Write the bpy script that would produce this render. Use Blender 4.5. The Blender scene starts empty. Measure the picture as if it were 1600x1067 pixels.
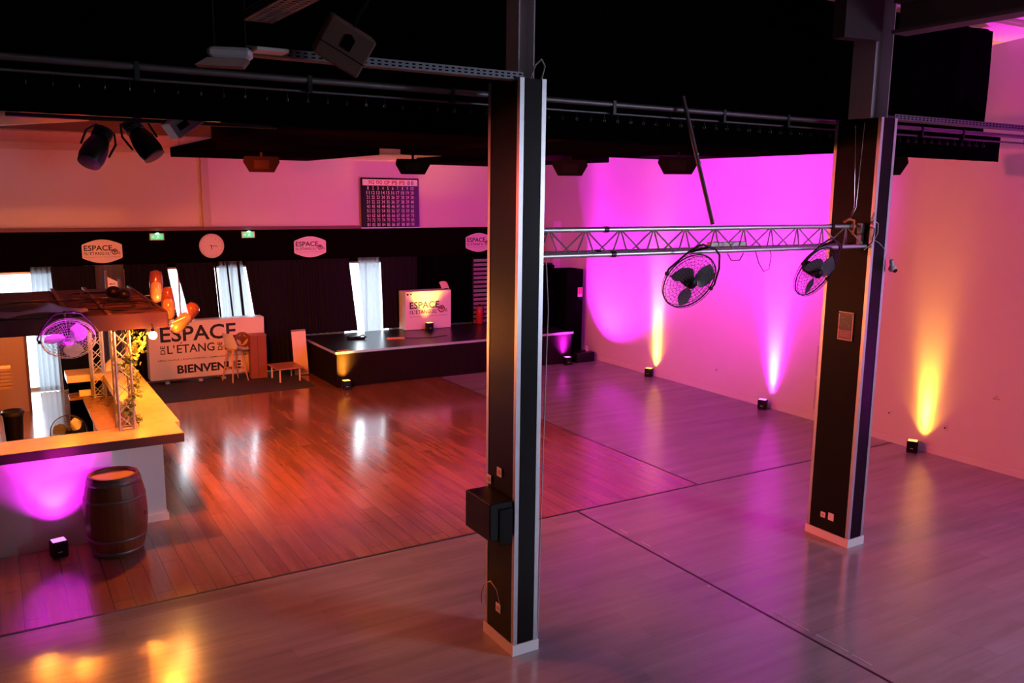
import bpy, math, random
from mathutils import Matrix, Vector, Euler
random.seed(7)
R = math.radians
PI = math.pi
sc = bpy.context.scene
COL = sc.collection

# ------------------------------------------------------------------ camera, world, lights, exposure
cam_d = bpy.data.cameras.new('camera'); cam = bpy.data.objects.new('camera', cam_d); COL.objects.link(cam)
cam_d.sensor_width = 36; cam_d.lens = 1344.39 * 36 / 1600; cam_d.clip_end = 200
YAW, PIT, ROLL = 0.54442522, -0.16913519, 0.01153801
F = Vector((math.sin(YAW) * math.cos(PIT), math.cos(YAW) * math.cos(PIT), math.sin(PIT)))
r0 = Vector((math.cos(YAW), -math.sin(YAW), 0)); u0 = r0.cross(F)
r1 = math.cos(ROLL) * r0 + math.sin(ROLL) * u0; u1 = -math.sin(ROLL) * r0 + math.cos(ROLL) * u0
M4 = Matrix.Identity(4)
for i in range(3):
    M4[i][0] = r1[i]; M4[i][1] = u1[i]; M4[i][2] = -F[i]
M4.translation = Vector((0, 0, 4.2))
cam.matrix_world = M4
sc.camera = cam

sc.view_settings.view_transform = 'Standard'
sc.view_settings.look = 'None'
sc.view_settings.gamma = 1
sc.view_settings.use_curve_mapping = False
sc.view_settings.exposure = 0.0
try:
    sc.cycles.use_denoising = True
    sc.cycles.max_bounces = 7; sc.cycles.diffuse_bounces = 3; sc.cycles.glossy_bounces = 3
    sc.cycles.transparent_max_bounces = 10
    sc.cycles.sample_clamp_indirect = 4.0
    sc.cycles.caustics_reflective = False; sc.cycles.caustics_refractive = False
except Exception:
    pass

world = bpy.data.worlds.new('daylight'); sc.world = world; world.use_nodes = True
bg = world.node_tree.nodes['Background']
bg.inputs[0].default_value = (0.80, 0.90, 1.0, 1); bg.inputs[1].default_value = 8.0

def look_rot(d):
    return Vector(d).to_track_quat('-Z', 'Y').to_euler()

def area(name, loc, target, sx, sy, power, color, portal=False, spread=180):
    l = bpy.data.lights.new(name, 'AREA'); l.shape = 'RECTANGLE'; l.size = sx; l.size_y = sy
    l.energy = power; l.color = color; l.spread = R(spread)
    if portal: l.cycles.is_portal = True
    o = bpy.data.objects.new(name, l); COL.objects.link(o); o.location = loc
    o.rotation_euler = look_rot(Vector(target) - Vector(loc))
    return o

def spot(name, loc, target, power, color, size=40, blend=1.0, radius=0.04):
    l = bpy.data.lights.new(name, 'SPOT'); l.energy = power; l.color = color
    l.spot_size = R(size); l.spot_blend = blend; l.shadow_soft_size = radius
    o = bpy.data.objects.new(name, l); COL.objects.link(o); o.location = loc
    o.rotation_euler = look_rot(Vector(target) - Vector(loc))
    return o

def point(name, loc, power, color, radius=0.05):
    l = bpy.data.lights.new(name, 'POINT'); l.energy = power; l.color = color; l.shadow_soft_size = radius
    o = bpy.data.objects.new(name, l); COL.objects.link(o); o.location = loc
    return o

AMBER = (1.0, 0.40, 0.03)
MAG = (0.95, 0.02, 1.0)
# portals at the glazed openings of the back wall
for (x0, x1) in ((-1.6, 1.1), (3.15, 4.0), (4.1, 5.4), (7.4, 8.7)):
    area('window_portal', ((x0 + x1) / 2, 20.42, 1.27), ((x0 + x1) / 2, 10, 1.27), x1 - x0, 2.5, 1, (1, 1, 1), portal=True)
# daylight from the windows on the right, behind the photographer
area('daylight_window', (12.9, -2.6, 3.6), (4.5, 7.0, 0.0), 3.0, 2.2, 215, (0.74, 0.78, 1.0), spread=85)
# warm-red washes added beside the stage spotlights, over the floor and walls
spot('added_wash_floor', (0.95, 9.35, 4.25), (5.0, 14.2, 0), 2700, (1.0, 0.14, 0.01), size=74, radius=0.12)
spot('added_wash_wall', (1.35, 9.40, 4.40), (4.0, 20.3, 2.3), 1150, (1.0, 0.05, 0.008), size=70, radius=0.12)
spot('added_wash_right', (1.55, 9.10, 4.40), (13.2, 10.5, 0.6), 2200, (1.0, 0.08, 0.13), size=80, radius=0.12)
spot('added_wash_front', (1.2, 8.7, 4.25), (5.5, 5.0, 0.0), 300, (1.0, 0.10, 0.06), size=110, radius=0.12)
spot('added_wash_magenta_right', (8.9, 10.6, 4.45), (13.25, 12.8, 4.2), 1700, (0.95, 0.02, 1.0), size=96, radius=0.12)  # added magenta fill for the upper right wall, no fixture here
spot('added_wash_magenta', (8.8, 12.6, 4.4), (9.4, 20.3, 3.6), 800, (1.0, 0.03, 0.50), size=90, radius=0.12)  # added pink-magenta fill for the far wall, also without a fixture

# ------------------------------------------------------------------ materials
MATS = {}
def mat(name, col=(0.8, 0.8, 0.8), rough=0.6, metal=0.0, emit=None, estr=0.0, noise=0.0, nscale=8.0, bump=0.0, trans=0.0, alpha=1.0, coat=0.0, spec=0.5):
    if name in MATS: return MATS[name]
    m = bpy.data.materials.new(name); m.use_nodes = True
    nt = m.node_tree; b = nt.nodes['Principled BSDF']
    b.inputs['Base Color'].default_value = (*col, 1); b.inputs['Roughness'].default_value = rough
    b.inputs['Metallic'].default_value = metal; b.inputs['Specular IOR Level'].default_value = spec
    if coat: b.inputs['Coat Weight'].default_value = coat; b.inputs['Coat Roughness'].default_value = 0.15
    if emit: b.inputs['Emission Color'].default_value = (*emit, 1); b.inputs['Emission Strength'].default_value = estr
    if trans: b.inputs['Transmission Weight'].default_value = trans
    if alpha < 1: b.inputs['Alpha'].default_value = alpha
    if noise or bump:
        tc = nt.nodes.new('ShaderNodeTexCoord'); n = nt.nodes.new('ShaderNodeTexNoise')
        n.inputs['Scale'].default_value = nscale; n.inputs['Detail'].default_value = 5
        nt.links.new(tc.outputs['Object'], n.inputs['Vector'])
        if noise:
            mx = nt.nodes.new('ShaderNodeMixRGB'); mx.blend_type = 'MIX'
            mx.inputs[1].default_value = (*[c * (1 - noise) for c in col], 1)
            mx.inputs[2].default_value = (*[min(1, c * (1 + noise)) for c in col], 1)
            nt.links.new(n.outputs['Fac'], mx.inputs[0]); nt.links.new(mx.outputs[0], b.inputs['Base Color'])
        if bump:
            bp = nt.nodes.new('ShaderNodeBump'); bp.inputs['Strength'].default_value = bump; bp.inputs['Distance'].default_value = 0.01
            nt.links.new(n.outputs['Fac'], bp.inputs['Height']); nt.links.new(bp.outputs[0], b.inputs['Normal'])
    MATS[name] = m
    return m

def plank_mat(name, c1, c2, seam, along_y, w=0.19, length=1.3, rough=0.28, streak=0.5, seam_w=0.0035):
    m = bpy.data.materials.new(name); m.use_nodes = True; nt = m.node_tree; b = nt.nodes['Principled BSDF']
    g = nt.nodes.new('ShaderNodeNewGeometry'); mp = nt.nodes.new('ShaderNodeMapping')
    if along_y: mp.inputs['Rotation'].default_value = (0, 0, R(90))
    nt.links.new(g.outputs['Position'], mp.inputs['Vector'])
    br = nt.nodes.new('ShaderNodeTexBrick')
    br.offset = 0.37; br.offset_frequency = 2
    br.inputs['Color1'].default_value = (0, 0, 0, 1); br.inputs['Color2'].default_value = (1, 1, 1, 1)
    br.inputs['Mortar'].default_value = (0.5, 0.5, 0.5, 1)
    br.inputs['Scale'].default_value = 1.0; br.inputs['Mortar Size'].default_value = seam_w
    br.inputs['Mortar Smooth'].default_value = 0.2; br.inputs['Bias'].default_value = 0
    br.inputs['Brick Width'].default_value = length; br.inputs['Row Height'].default_value = w
    nt.links.new(mp.outputs[0], br.inputs['Vector'])
    mp2 = nt.nodes.new('ShaderNodeMapping'); mp2.inputs['Scale'].default_value = (0.45, 5.0, 1.0)
    nt.links.new(mp.outputs[0], mp2.inputs['Vector'])
    ns = nt.nodes.new('ShaderNodeTexNoise'); ns.inputs['Scale'].default_value = 1.3; ns.inputs['Detail'].default_value = 7; ns.inputs['Roughness'].default_value = 0.62
    nt.links.new(mp2.outputs[0], ns.inputs['Vector'])
    rmp = nt.nodes.new('ShaderNodeMapRange'); rmp.inputs[1].default_value = 0.34; rmp.inputs[2].default_value = 0.66
    nt.links.new(ns.outputs['Fac'], rmp.inputs[0])
    ma = nt.nodes.new('ShaderNodeMixRGB'); ma.inputs[0].default_value = streak
    nt.links.new(br.outputs['Color'], ma.inputs[1]); nt.links.new(rmp.outputs[0], ma.inputs[2])
    mc = nt.nodes.new('ShaderNodeMixRGB'); mc.inputs[1].default_value = (*c1, 1); mc.inputs[2].default_value = (*c2, 1)
    nt.links.new(ma.outputs[0], mc.inputs[0])
    mm = nt.nodes.new('ShaderNodeMixRGB'); mm.inputs[2].default_value = (*seam, 1)
    nt.links.new(br.outputs['Fac'], mm.inputs[0]); nt.links.new(mc.outputs[0], mm.inputs[1])
    nt.links.new(mm.outputs[0], b.inputs['Base Color'])
    rr = nt.nodes.new('ShaderNodeMapRange'); rr.inputs[3].default_value = rough - 0.03; rr.inputs[4].default_value = rough + 0.06
    nt.links.new(ma.outputs[0], rr.inputs[0]); nt.links.new(rr.outputs[0], b.inputs['Roughness'])
    b.inputs['Specular IOR Level'].default_value = 1.0
    MATS[name] = m
    return m

wood_floor = plank_mat('red_oak_laminate', (0.24, 0.095, 0.045), (0.44, 0.195, 0.10), (0.15, 0.06, 0.035), True, w=0.20, length=1.25, rough=0.18, streak=.62)
wfb = wood_floor.node_tree.nodes['Principled BSDF']; wfb.inputs['Coat Weight'].default_value = 0.6; wfb.inputs['Coat Roughness'].default_value = 0.13
grey_floor = plank_mat('grey_oak_laminate', (0.245, 0.215, 0.22), (0.37, 0.335, 0.34), (0.26, 0.23, 0.235), False, w=0.19, length=1.3, rough=0.17, streak=0.6, seam_w=0.002)
seam_m = mat('black_seam_strip', (0.01, 0.008, 0.008), 0.5)
wall_m = mat('white_painted_wall', (0.80, 0.77, 0.76), 0.75, noise=0.04, nscale=1.5, bump=0.05)
roof_m = mat('cream_roof_sheet', (0.62, 0.56, 0.50), 0.7, noise=0.05, nscale=3)
black_paint = mat('black_paint', (0.002, 0.0018, 0.0018), 0.6, spec=0.0)
black_gloss = mat('black_satin_panel', (0.003, 0.002, 0.002), 0.42, spec=0.12)
black_cloth = mat('black_cloth', (0.0015, 0.0015, 0.0018), 1.0, spec=0.0)
black_plastic = mat('black_plastic', (0.004, 0.004, 0.0045), 0.42, spec=0.2)
black_metal = mat('black_metal', (0.02, 0.02, 0.022), 0.35, metal=0.6)
alu = mat('brushed_aluminium', (0.62, 0.64, 0.68), 0.38, metal=0.85, noise=0.12, nscale=14)
alu_dark = mat('aged_aluminium', (0.13, 0.13, 0.135), 0.48, metal=0.9, noise=0.15, nscale=10)
steel_m = mat('grey_painted_steel', (0.42, 0.39, 0.41), 0.6)
white_m = mat('white_satin', (0.82, 0.80, 0.79), 0.45)
white_board = mat('white_printed_board', (0.86, 0.84, 0.83), 0.5)
ink = mat('black_ink', (0.012, 0.010, 0.012), 0.5)
goldink = mat('brown_gold_ink', (0.22, 0.10, 0.04), 0.5)
redink = mat('red_ink', (0.45, 0.02, 0.03), 0.5)
blueink = mat('blue_ink', (0.12, 0.10, 0.55), 0.5)
oak = mat('varnished_oak', (0.50, 0.30, 0.14), 0.3, noise=0.2, nscale=6)
barwood = mat('varnished_bar_top', (0.70, 0.50, 0.27), 0.22, noise=0.16, nscale=5, coat=0.3)
darkwood = mat('dark_stained_wood', (0.12, 0.055, 0.03), 0.5, noise=0.25, nscale=7)
beech = mat('beech_wood', (0.62, 0.36, 0.17), 0.45, noise=0.12, nscale=9)
rug_m = mat('dark_brown_rug', (0.045, 0.028, 0.024), 0.95, noise=0.3, nscale=60)
glass_dark = mat('smoked_glass', (0.16, 0.06, 0.05), 0.06, alpha=0.55, coat=0.5)
green_m = mat('ivy_leaf', (0.16, 0.26, 0.06), 0.5, noise=0.3, nscale=12)
red_m = mat('red_enamel', (0.5, 0.02, 0.02), 0.3)
green_glow = mat('exit_sign_glow', (0.05, 0.4, 0.15), 0.4, emit=(0.10, 0.75, 0.30), estr=0.9)
white_glow = mat('exit_lamp_glow', (1, 1, 1), 0.4, emit=(0.5, 1.0, 0.75), estr=5)
amber_glow = mat('amber_bulb_glow', (1, 0.6, 0.2), 0.4, emit=(1.0, 0.50, 0.10), estr=45)
amber_lens = mat('amber_lens_glow', (1, 0.6, 0.2), 0.3, emit=(1.0, 0.45, 0.08), estr=3)
mag_lens = mat('magenta_lens_glow', (1, 0.4, 1), 0.3, emit=(0.9, 0.25, 1.0), estr=1.6)
led_g = mat('led_dot', (1, 0.5, 0.1), 0.4, emit=(1, 0.35, 0.05), estr=3)
led_w = mat('white_led_dot', (1, 1, 1), 0.4, emit=(1, 0.95, 0.8), estr=4)
steel_tray = mat('galvanised_tray', (0.14, 0.15, 0.17), 0.5, metal=0.8)
cream = mat('cream_cloth', (0.80, 0.70, 0.50), 0.8)
yellow_m = mat('yellow_tape', (0.75, 0.50, 0.08), 0.6)
orange_m = mat('orange_clamp', (0.75, 0.22, 0.04), 0.5)
grey_plastic = mat('grey_plastic', (0.50, 0.50, 0.52), 0.5)
chrome = mat('chrome', (0.8, 0.8, 0.82), 0.12, metal=1.0)
canopy_wood = mat('painted_canopy_boards', (0.045, 0.012, 0.022), 0.6, noise=0.3, nscale=9)
canopy_edge = mat('canopy_fascia', (0.045, 0.016, 0.04), 0.5, noise=0.15, nscale=9)

def sheer_mat():
    m = bpy.data.materials.new('sheer_grey_curtain'); m.use_nodes = True; nt = m.node_tree
    for n in list(nt.nodes): nt.nodes.remove(n)
    o = nt.nodes.new('ShaderNodeOutputMaterial'); t = nt.nodes.new('ShaderNodeBsdfTransparent'); d = nt.nodes.new('ShaderNodeBsdfTranslucent'); d2 = nt.nodes.new('ShaderNodeBsdfDiffuse')
    t.inputs[0].default_value = (0.62, 0.68, 0.74, 1); d.inputs[0].default_value = (0.35, 0.38, 0.42, 1); d2.inputs[0].default_value = (0.12, 0.13, 0.15, 1)
    m1 = nt.nodes.new('ShaderNodeMixShader'); m1.inputs[0].default_value = 0.5; nt.links.new(d.outputs[0], m1.inputs[1]); nt.links.new(d2.outputs[0], m1.inputs[2])
    m2 = nt.nodes.new('ShaderNodeMixShader'); m2.inputs[0].default_value = 0.9; nt.links.new(t.outputs[0], m2.inputs[1]); nt.links.new(m1.outputs[0], m2.inputs[2])
    nt.links.new(m2.outputs[0], o.inputs[0])
    return m
sheer = sheer_mat()

def pane_mat():
    m = bpy.data.materials.new('window_glass'); m.use_nodes = True; nt = m.node_tree
    for n in list(nt.nodes): nt.nodes.remove(n)
    o = nt.nodes.new('ShaderNodeOutputMaterial'); t = nt.nodes.new('ShaderNodeBsdfTransparent'); g = nt.nodes.new('ShaderNodeBsdfGlossy')
    g.inputs['Roughness'].default_value = 0.02; mx = nt.nodes.new('ShaderNodeMixShader'); mx.inputs[0].default_value = 0.06
    nt.links.new(t.outputs[0], mx.inputs[1]); nt.links.new(g.outputs[0], mx.inputs[2]); nt.links.new(mx.outputs[0], o.inputs[0])
    return m
pane = pane_mat()

# ------------------------------------------------------------------ mesh builder
class MB:
    def __init__(s): s.v = []; s.f = []; s.sm = []
    def add(s, vs, fs, smooth=False, M=None):
        n = len(s.v)
        for p in vs:
            p = Vector(p)
            s.v.append(tuple(M @ p) if M is not None else tuple(p))
        for f in fs: s.f.append(tuple(i + n for i in f)); s.sm.append(smooth)
        return s
    def box(s, x0, y0, z0, x1, y1, z1, M=None):
        v = [(x0, y0, z0), (x1, y0, z0), (x1, y1, z0), (x0, y1, z0), (x0, y0, z1), (x1, y0, z1), (x1, y1, z1), (x0, y1, z1)]
        return s.add(v, [(0, 3, 2, 1), (4, 5, 6, 7), (0, 1, 5, 4), (1, 2, 6, 5), (2, 3, 7, 6), (3, 0, 4, 7)], False, M)
    def rbox(s, x0, y0, z0, x1, y1, z1, b=0.01, M=None):
        # box with chamfered edges
        vs = []; 
        for z, i in ((z0, b), (z0 + b, 0), (z1 - b, 0), (z1, b)):
            for (cx, cy, sx, sy) in ((x0, y0, 1, 1), (x1, y0, -1, 1), (x1, y1, -1, -1), (x0, y1, 1, -1)):
                a = (cx + sx * (b + i), cy + sy * i); c = (cx + sx * i, cy + sy * (b + i))
                first, second = (c, a) if (sx, sy) in ((1, 1), (-1, -1)) else (a, c)
                vs.append((*first, z)); vs.append((*second, z))
        fs = [tuple(range(7, -1, -1)), tuple(range(24, 32))]
        for k in range(3):
            for j in range(8):
                a = k * 8 + j; c = k * 8 + (j + 1) % 8
                fs.append((a, c, c + 8, a + 8))
        return s.add(vs, fs, False, M)
    def tube(s, pts, r, n=8, closed=False, M=None, cap=True):
        pts = [Vector(p) for p in pts]; N = len(pts); rs = r if isinstance(r, (list, tuple)) else [r] * N
        vs = []; up = None
        for i, p in enumerate(pts):
            if closed: t = pts[(i + 1) % N] - pts[i - 1]
            else: t = pts[min(i + 1, N - 1)] - pts[max(i - 1, 0)]
            if t.length < 1e-9: t = Vector((0, 0, 1))
            t.normalize()
            if up is None:
                up = Vector((0, 0, 1)) if abs(t.z) < 0.9 else Vector((1, 0, 0))
            a = up - t * up.dot(t)
            if a.length < 1e-6: a = t.orthogonal()
            a.normalize(); up = a; b = t.cross(a)
            for k in range(n):
                an = 2 * PI * k / n
                vs.append(p + (a * math.cos(an) + b * math.sin(an)) * rs[i])
        fs = []
        for i in range(N if closed else N - 1):
            for k in range(n):
                j = (i + 1) % N
                fs.append((i * n + k, i * n + (k + 1) % n, j * n + (k + 1) % n, j * n + k))
        s.add(vs, fs, True, M)
        if cap and not closed:
            s.add(vs[:n], [tuple(range(n - 1, -1, -1))], False, M); s.add(vs[-n:], [tuple(range(n))], False, M)
        return s
    def cyl(s, a, b, r, n=16, r2=None, M=None): return s.tube([a, b], [r, r if r2 is None else r2], n, False, M)
    def lathe(s, prof, n=24, M=None, cap=True, smooth=True):
        vs = []; 
        for (r, z) in prof:
            for k in range(n): vs.append((r * math.cos(2 * PI * k / n), r * math.sin(2 * PI * k / n), z))
        fs = []
        for i in range(len(prof) - 1):
            for k in range(n): fs.append((i * n + k, i * n + (k + 1) % n, (i + 1) * n + (k + 1) % n, (i + 1) * n + k))
        s.add(vs, fs, smooth, M)
        if cap:
            s.add(vs[:n], [tuple(range(n - 1, -1, -1))], False, M); s.add(vs[-n:], [tuple(range(n))], False, M)
        return s
    def prism(s, poly, y0, y1, M=None):
        # polygon in XZ (counter-clockwise seen from -Y) extruded along Y
        n = len(poly); vs = [(x, y0, z) for x, z in poly] + [(x, y1, z) for x, z in poly]
        fs = [tuple(range(n)), tuple(range(2 * n - 1, n - 1, -1))] + [(i, i + n, (i + 1) % n + n, (i + 1) % n) for i in range(n)]
        return s.add(vs, fs, False, M)
    def sphere(s, c, r, n=14, M=None, sz=1.0):
        prof = [(max(1e-4, r * math.sin(PI * i / n)), -r * sz * math.cos(PI * i / n)) for i in range(n + 1)]
        T = Matrix.Translation(c)
        return s.lathe(prof, n * 2, (M @ T) if M is not None else T, cap=False)
    def grid(s, f, nu, nv, M=None, smooth=True):
        vs = [f(i / nu, j / nv) for j in range(nv + 1) for i in range(nu + 1)]
        fs = [(j * (nu + 1) + i, j * (nu + 1) + i + 1, (j + 1) * (nu + 1) + i + 1, (j + 1) * (nu + 1) + i) for j in range(nv) for i in range(nu)]
        return s.add(vs, fs, smooth, M)
    def build(s, name, m, parent=None, loc=None):
        me = bpy.data.meshes.new(name); me.from_pydata(s.v, [], s.f)
        me.polygons.foreach_set('use_smooth', s.sm); me.materials.append(m); me.update()
        o = bpy.data.objects.new(name, me); COL.objects.link(o)
        if parent is not None: o.parent = parent
        if loc is not None: o.location = loc
        return o

def thing(name, label, cat, loc=(0, 0, 0), rz=0.0, group=None, rot=None):
    o = bpy.data.objects.new(name, None); COL.objects.link(o); o.location = loc; o.rotation_euler = rot if rot else (0, 0, rz)
    o.empty_display_size = 0.1
    o['label'] = label; o['category'] = cat; o['kind'] = 'thing'
    if group: o['group'] = group
    return o
def tag(o, label, cat, group=None, kind='thing'):
    o['label'] = label; o['category'] = cat; o['kind'] = kind
    if group: o['group'] = group
    return o
def struct(o, label=None, parent=None):
    if o.parent is None: o['kind'] = 'structure'
    if label: o['label'] = label
    return o
def dup(root, loc, rot=None, label=None, group=None):
    r = root.copy(); COL.objects.link(r); r.location = loc
    if rot is not None: r.rotation_euler = rot
    if label: r['label'] = label
    if group: r['group'] = group
    for ch in list(root.children):
        c = ch.copy(); COL.objects.link(c); c.parent = r
        for g in list(ch.children):
            d = g.copy(); COL.objects.link(d); d.parent = c
    return r

# text outlines from the built-in font, as mesh points in XY fitted to a box
_tc = {}
def glyphs(s, offset=0.0):
    key = (s, offset)
    if key in _tc: return _tc[key]
    cu = bpy.data.curves.new('t', 'FONT'); cu.body = s; cu.offset = offset; cu.resolution_u = 3; cu.fill_mode = 'FRONT'
    ob = bpy.data.objects.new('t', cu); COL.objects.link(ob)
    bpy.context.view_layer.update()
    me = bpy.data.meshes.new_from_object(ob)
    vs = [tuple(v.co) for v in me.vertices]; fs = [tuple(p.vertices) for p in me.polygons]
    bpy.data.objects.remove(ob); bpy.data.curves.remove(cu); bpy.data.meshes.remove(me)
    _tc[key] = (vs, fs)
    return _tc[key]
def put_text(mb, s, x, z, w, h, y=0.0, offset=0.02, rot90=False, M=None, fit=True):
    # lower-left corner x, z on a face towards -Y
    vs, fs = glyphs(s, offset)
    x0 = min(v[0] for v in vs); x1 = max(v[0] for v in vs); y0 = min(v[1] for v in vs); y1 = max(v[1] for v in vs)
    if rot90:
        out = [(x + w * (1 - (v[1] - y0) / (y1 - y0)), y, z + h * (v[0] - x0) / (x1 - x0)) for v in vs]
    else:
        sy = h / (y1 - y0); sx = w / (x1 - x0) if w else sy
        out = [(x + (v[0] - x0) * sx, y, z + (v[1] - y0) * sy) for v in vs]
    mb.add(out, fs, False, M)
def ring(mb, cx, cz, ro, ri, y, n=32, M=None):
    vs = []; fs = []
    for k in range(n):
        a = 2 * PI * k / n
        vs += [(cx + ro * math.cos(a), y, cz + ro * math.sin(a)), (cx + ri * math.cos(a), y, cz + ri * math.sin(a))]
    for k in range(n):
        j = (k + 1) % n; fs.append((2 * k, 2 * j, 2 * j + 1, 2 * k + 1))
    mb.add(vs, fs, False, M)
def logo(parent, x, z, w, y=-0.003, gold=None, M=None, sub=True):
    """venue lettering: (x, z) lower-left corner, w full width, on a face towards -Y"""
    u = w / 180.0; mb = MB(); g = MB()
    put_text(mb, 'ESPACE', x + 2 * u, z + 22 * u, 137 * u, 29 * u, y, 0.018, M=M)
    put_text(mb, 'DE', x + 1 * u, z, 8.5 * u, 16 * u, y, 0.01, True, M=M)
    put_text(mb, "L'", x + 13 * u, z, 13 * u, 16 * u, y, 0.01, M=M)
    put_text(mb, 'ETANG', x + 30 * u, z, 68 * u, 16 * u, y, 0.01, M=M)
    put_text(mb, '/', x + 36 * u, z + 17 * u, 4 * u, 4 * u, y, 0.02, M=M)
    put_text(mb, 'DE', x + 104 * u, z, 8.5 * u, 16 * u, y, 0.01, True, M=M)
    put_text(mb, "L'", x + 117 * u, z, 13 * u, 16 * u, y, 0.01, M=M)
    if sub:
        put_text(mb, 'SPECTACLE | EXPOSITION | SEMINAIRE | EVENEMENT', x, z - 14 * u, 178 * u, 4.2 * u, y, 0.0, M=M)
    cx, cz = x + 150 * u, z + 16 * u
    ring(g, cx, cz, 16 * u, 10.5 * u, y - 0.001, M=M)
    bird = [(-17, 5), (-8, 8), (-3, 9), (-1, 13), (2, 12), (3, 8), (8, 6), (13, 8), (15, 7), (9, 2), (5, -2), (1, -7), (-3, -8), (-2, -4), (-5, 0), (-11, 3)]
    g.add([(cx + a * u, y - 0.0015, cz + b * u) for a, b in bird], [tuple(range(len(bird)))], False, M)
    put_text(g, 'R', x + 168 * u, z, 11 * u, 16 * u, y, 0.01, M=M)
    o = mb.build('lettering', ink, parent); e = g.build('emblem', gold or goldink, parent); e['label'] = 'gold-brown ring emblem with a flying bird and letter R'
    return o

# ------------------------------------------------------------------ the setting
XL, XR, YF, YB = -7.0, 13.25, -5.0, 20.4
def slab(name, m, *boxes):
    b = MB()
    for q in boxes: b.box(*q)
    return struct(b.build(name, m))
slab('floor', grey_floor, (XL, YF, -0.1, XR, 9.0, 0), (8.70, 9.0, -0.1, XR, 17.6, 0), (12.4, 17.6, -0.1, XR, YB + 0.1, 0))
slab('floor_dance', wood_floor, (XL, 9.0, -0.1, 8.70, 17.6, 0), (XL, 17.6, -0.1, 12.4, YB + 0.1, 0))
slab('trim_1', seam_m, (XL, 8.98, 0, XR, 9.015, 0.003))
slab('trim_2', seam_m, (8.684, 9.015, 0, 8.710, 17.6, 0.003))
slab('trim_3', seam_m, (6.485, YF, 0, 6.512, 8.98, 0.003))
slab('wall_right', wall_m, (XR, YF, -0.1, XR + 0.2, YB + 0.1, 7.6))
slab('wall_left', black_paint, (XL - 0.2, YF, -0.1, XL, YB + 0.1, 7.6))
slab('wall_front', black_paint, (XL, YF - 0.2, -0.1, XR, YF, 7.6))
slab('baseboard_right', white_m, (XR - 0.012, YF, 0, XR, YB - 0.02, 0.10))
ops = [(-1.6, 1.1), (3.15, 4.0), (4.1, 5.4), (7.4, 8.7)]
wb = MB(); wb.box(XL, YB, 2.52, XR, YB + 0.1, 5.6)
xs = XL
for a, b in ops + [(XR, XR)]:
    if a > xs: wb.box(xs, YB, -0.1, a, YB + 0.1, 2.52)
    xs = b
struct(wb.build('wall_back', wall_m))
for i, (a, b) in enumerate(ops):
    w = thing('window_%d' % (i + 1), '', 'window', (0, 0, 0)); del w['label'], w['category']; w['kind'] = 'structure'
    fr = MB()
    for (x0, x1, z0, z1) in ((a, a + .05, 0, 2.52), (b - .05, b, 0, 2.52), (a + .05, b - .05, 0, .06), (a + .05, b - .05, 2.46, 2.52), ((a + b) / 2 - .02, (a + b) / 2 + .02, .06, 2.46)):
        fr.box(x0, YB + .03, z0, x1, YB + .08, z1)
    wf = fr.build('window_frame', alu, w)
    MB().box(a + .05, YB + .05, .06, b - .05, YB + .056, 2.46).build('window_pane', pane, wf)
slab('ground_outside', mat('pale_paving', (0.7, 0.7, 0.7), 0.8), (-25, YB + 0.1, -0.2, 35, 60, -0.05))
# roof: sloping up from the far wall towards the photographer
rb = MB(); zr = lambda y: 5.35 + 0.093 * (YB - y)
rb.add([(XL, YB + .1, zr(YB)), (XR, YB + .1, zr(YB)), (XR, YF, zr(YF)), (XL, YF, zr(YF)), (XL, YB + .1, zr(YB) + .1), (XR, YB + .1, zr(YB) + .1), (XR, YF, zr(YF) + .1), (XL, YF, zr(YF) + .1)],
       [(0, 1, 2, 3), (7, 6, 5, 4), (0, 4, 5, 1), (1, 5, 6, 2), (2, 6, 7, 3), (3, 7, 4, 0)])
struct(rb.build('ceiling', roof_m))
pm = mat('roof_purlin_paint', (0.14, 0.09, 0.08), 0.6)
for i, y in enumerate((5.9, 9.6, 12.2, 14.4, 16.4, 18.3)):
    slab('trim_%d' % (i + 4), pm, (XL, y, zr(y) - 0.28, XR, y + 0.09, zr(y) - 0.01))
slab('trim_10', roof_m, (XL, YB - 0.16, 5.0, XR, YB, 5.14))
# dark boxed band above the openings and its thin ledge board
slab('trim_11', mat('black_band', (0.003, 0.002, 0.0015), 0.6, spec=0.0), (XL, 20.24, 2.52, 12.9, 20.4, 3.33))
slab('trim_12', mat('brown_ledge', (0.16, 0.08, 0.07), 0.6), (XL, 20.22, 3.33, 7.85, 20.4, 3.40))
pil = MB(); pil.box(4.14, 20.3, 3.4, 4.30, 20.4, 4.95)
pil.prism([(4.14, 4.95), (4.30, 4.95), (4.75, 5.25), (4.40, 5.25)], 20.28, 20.4)
struct(pil.build('trim_13', roof_m))
slab('trim_14', wall_m, (13.02, 19.4, 0, 13.25, 19.75, 3.5))

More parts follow.
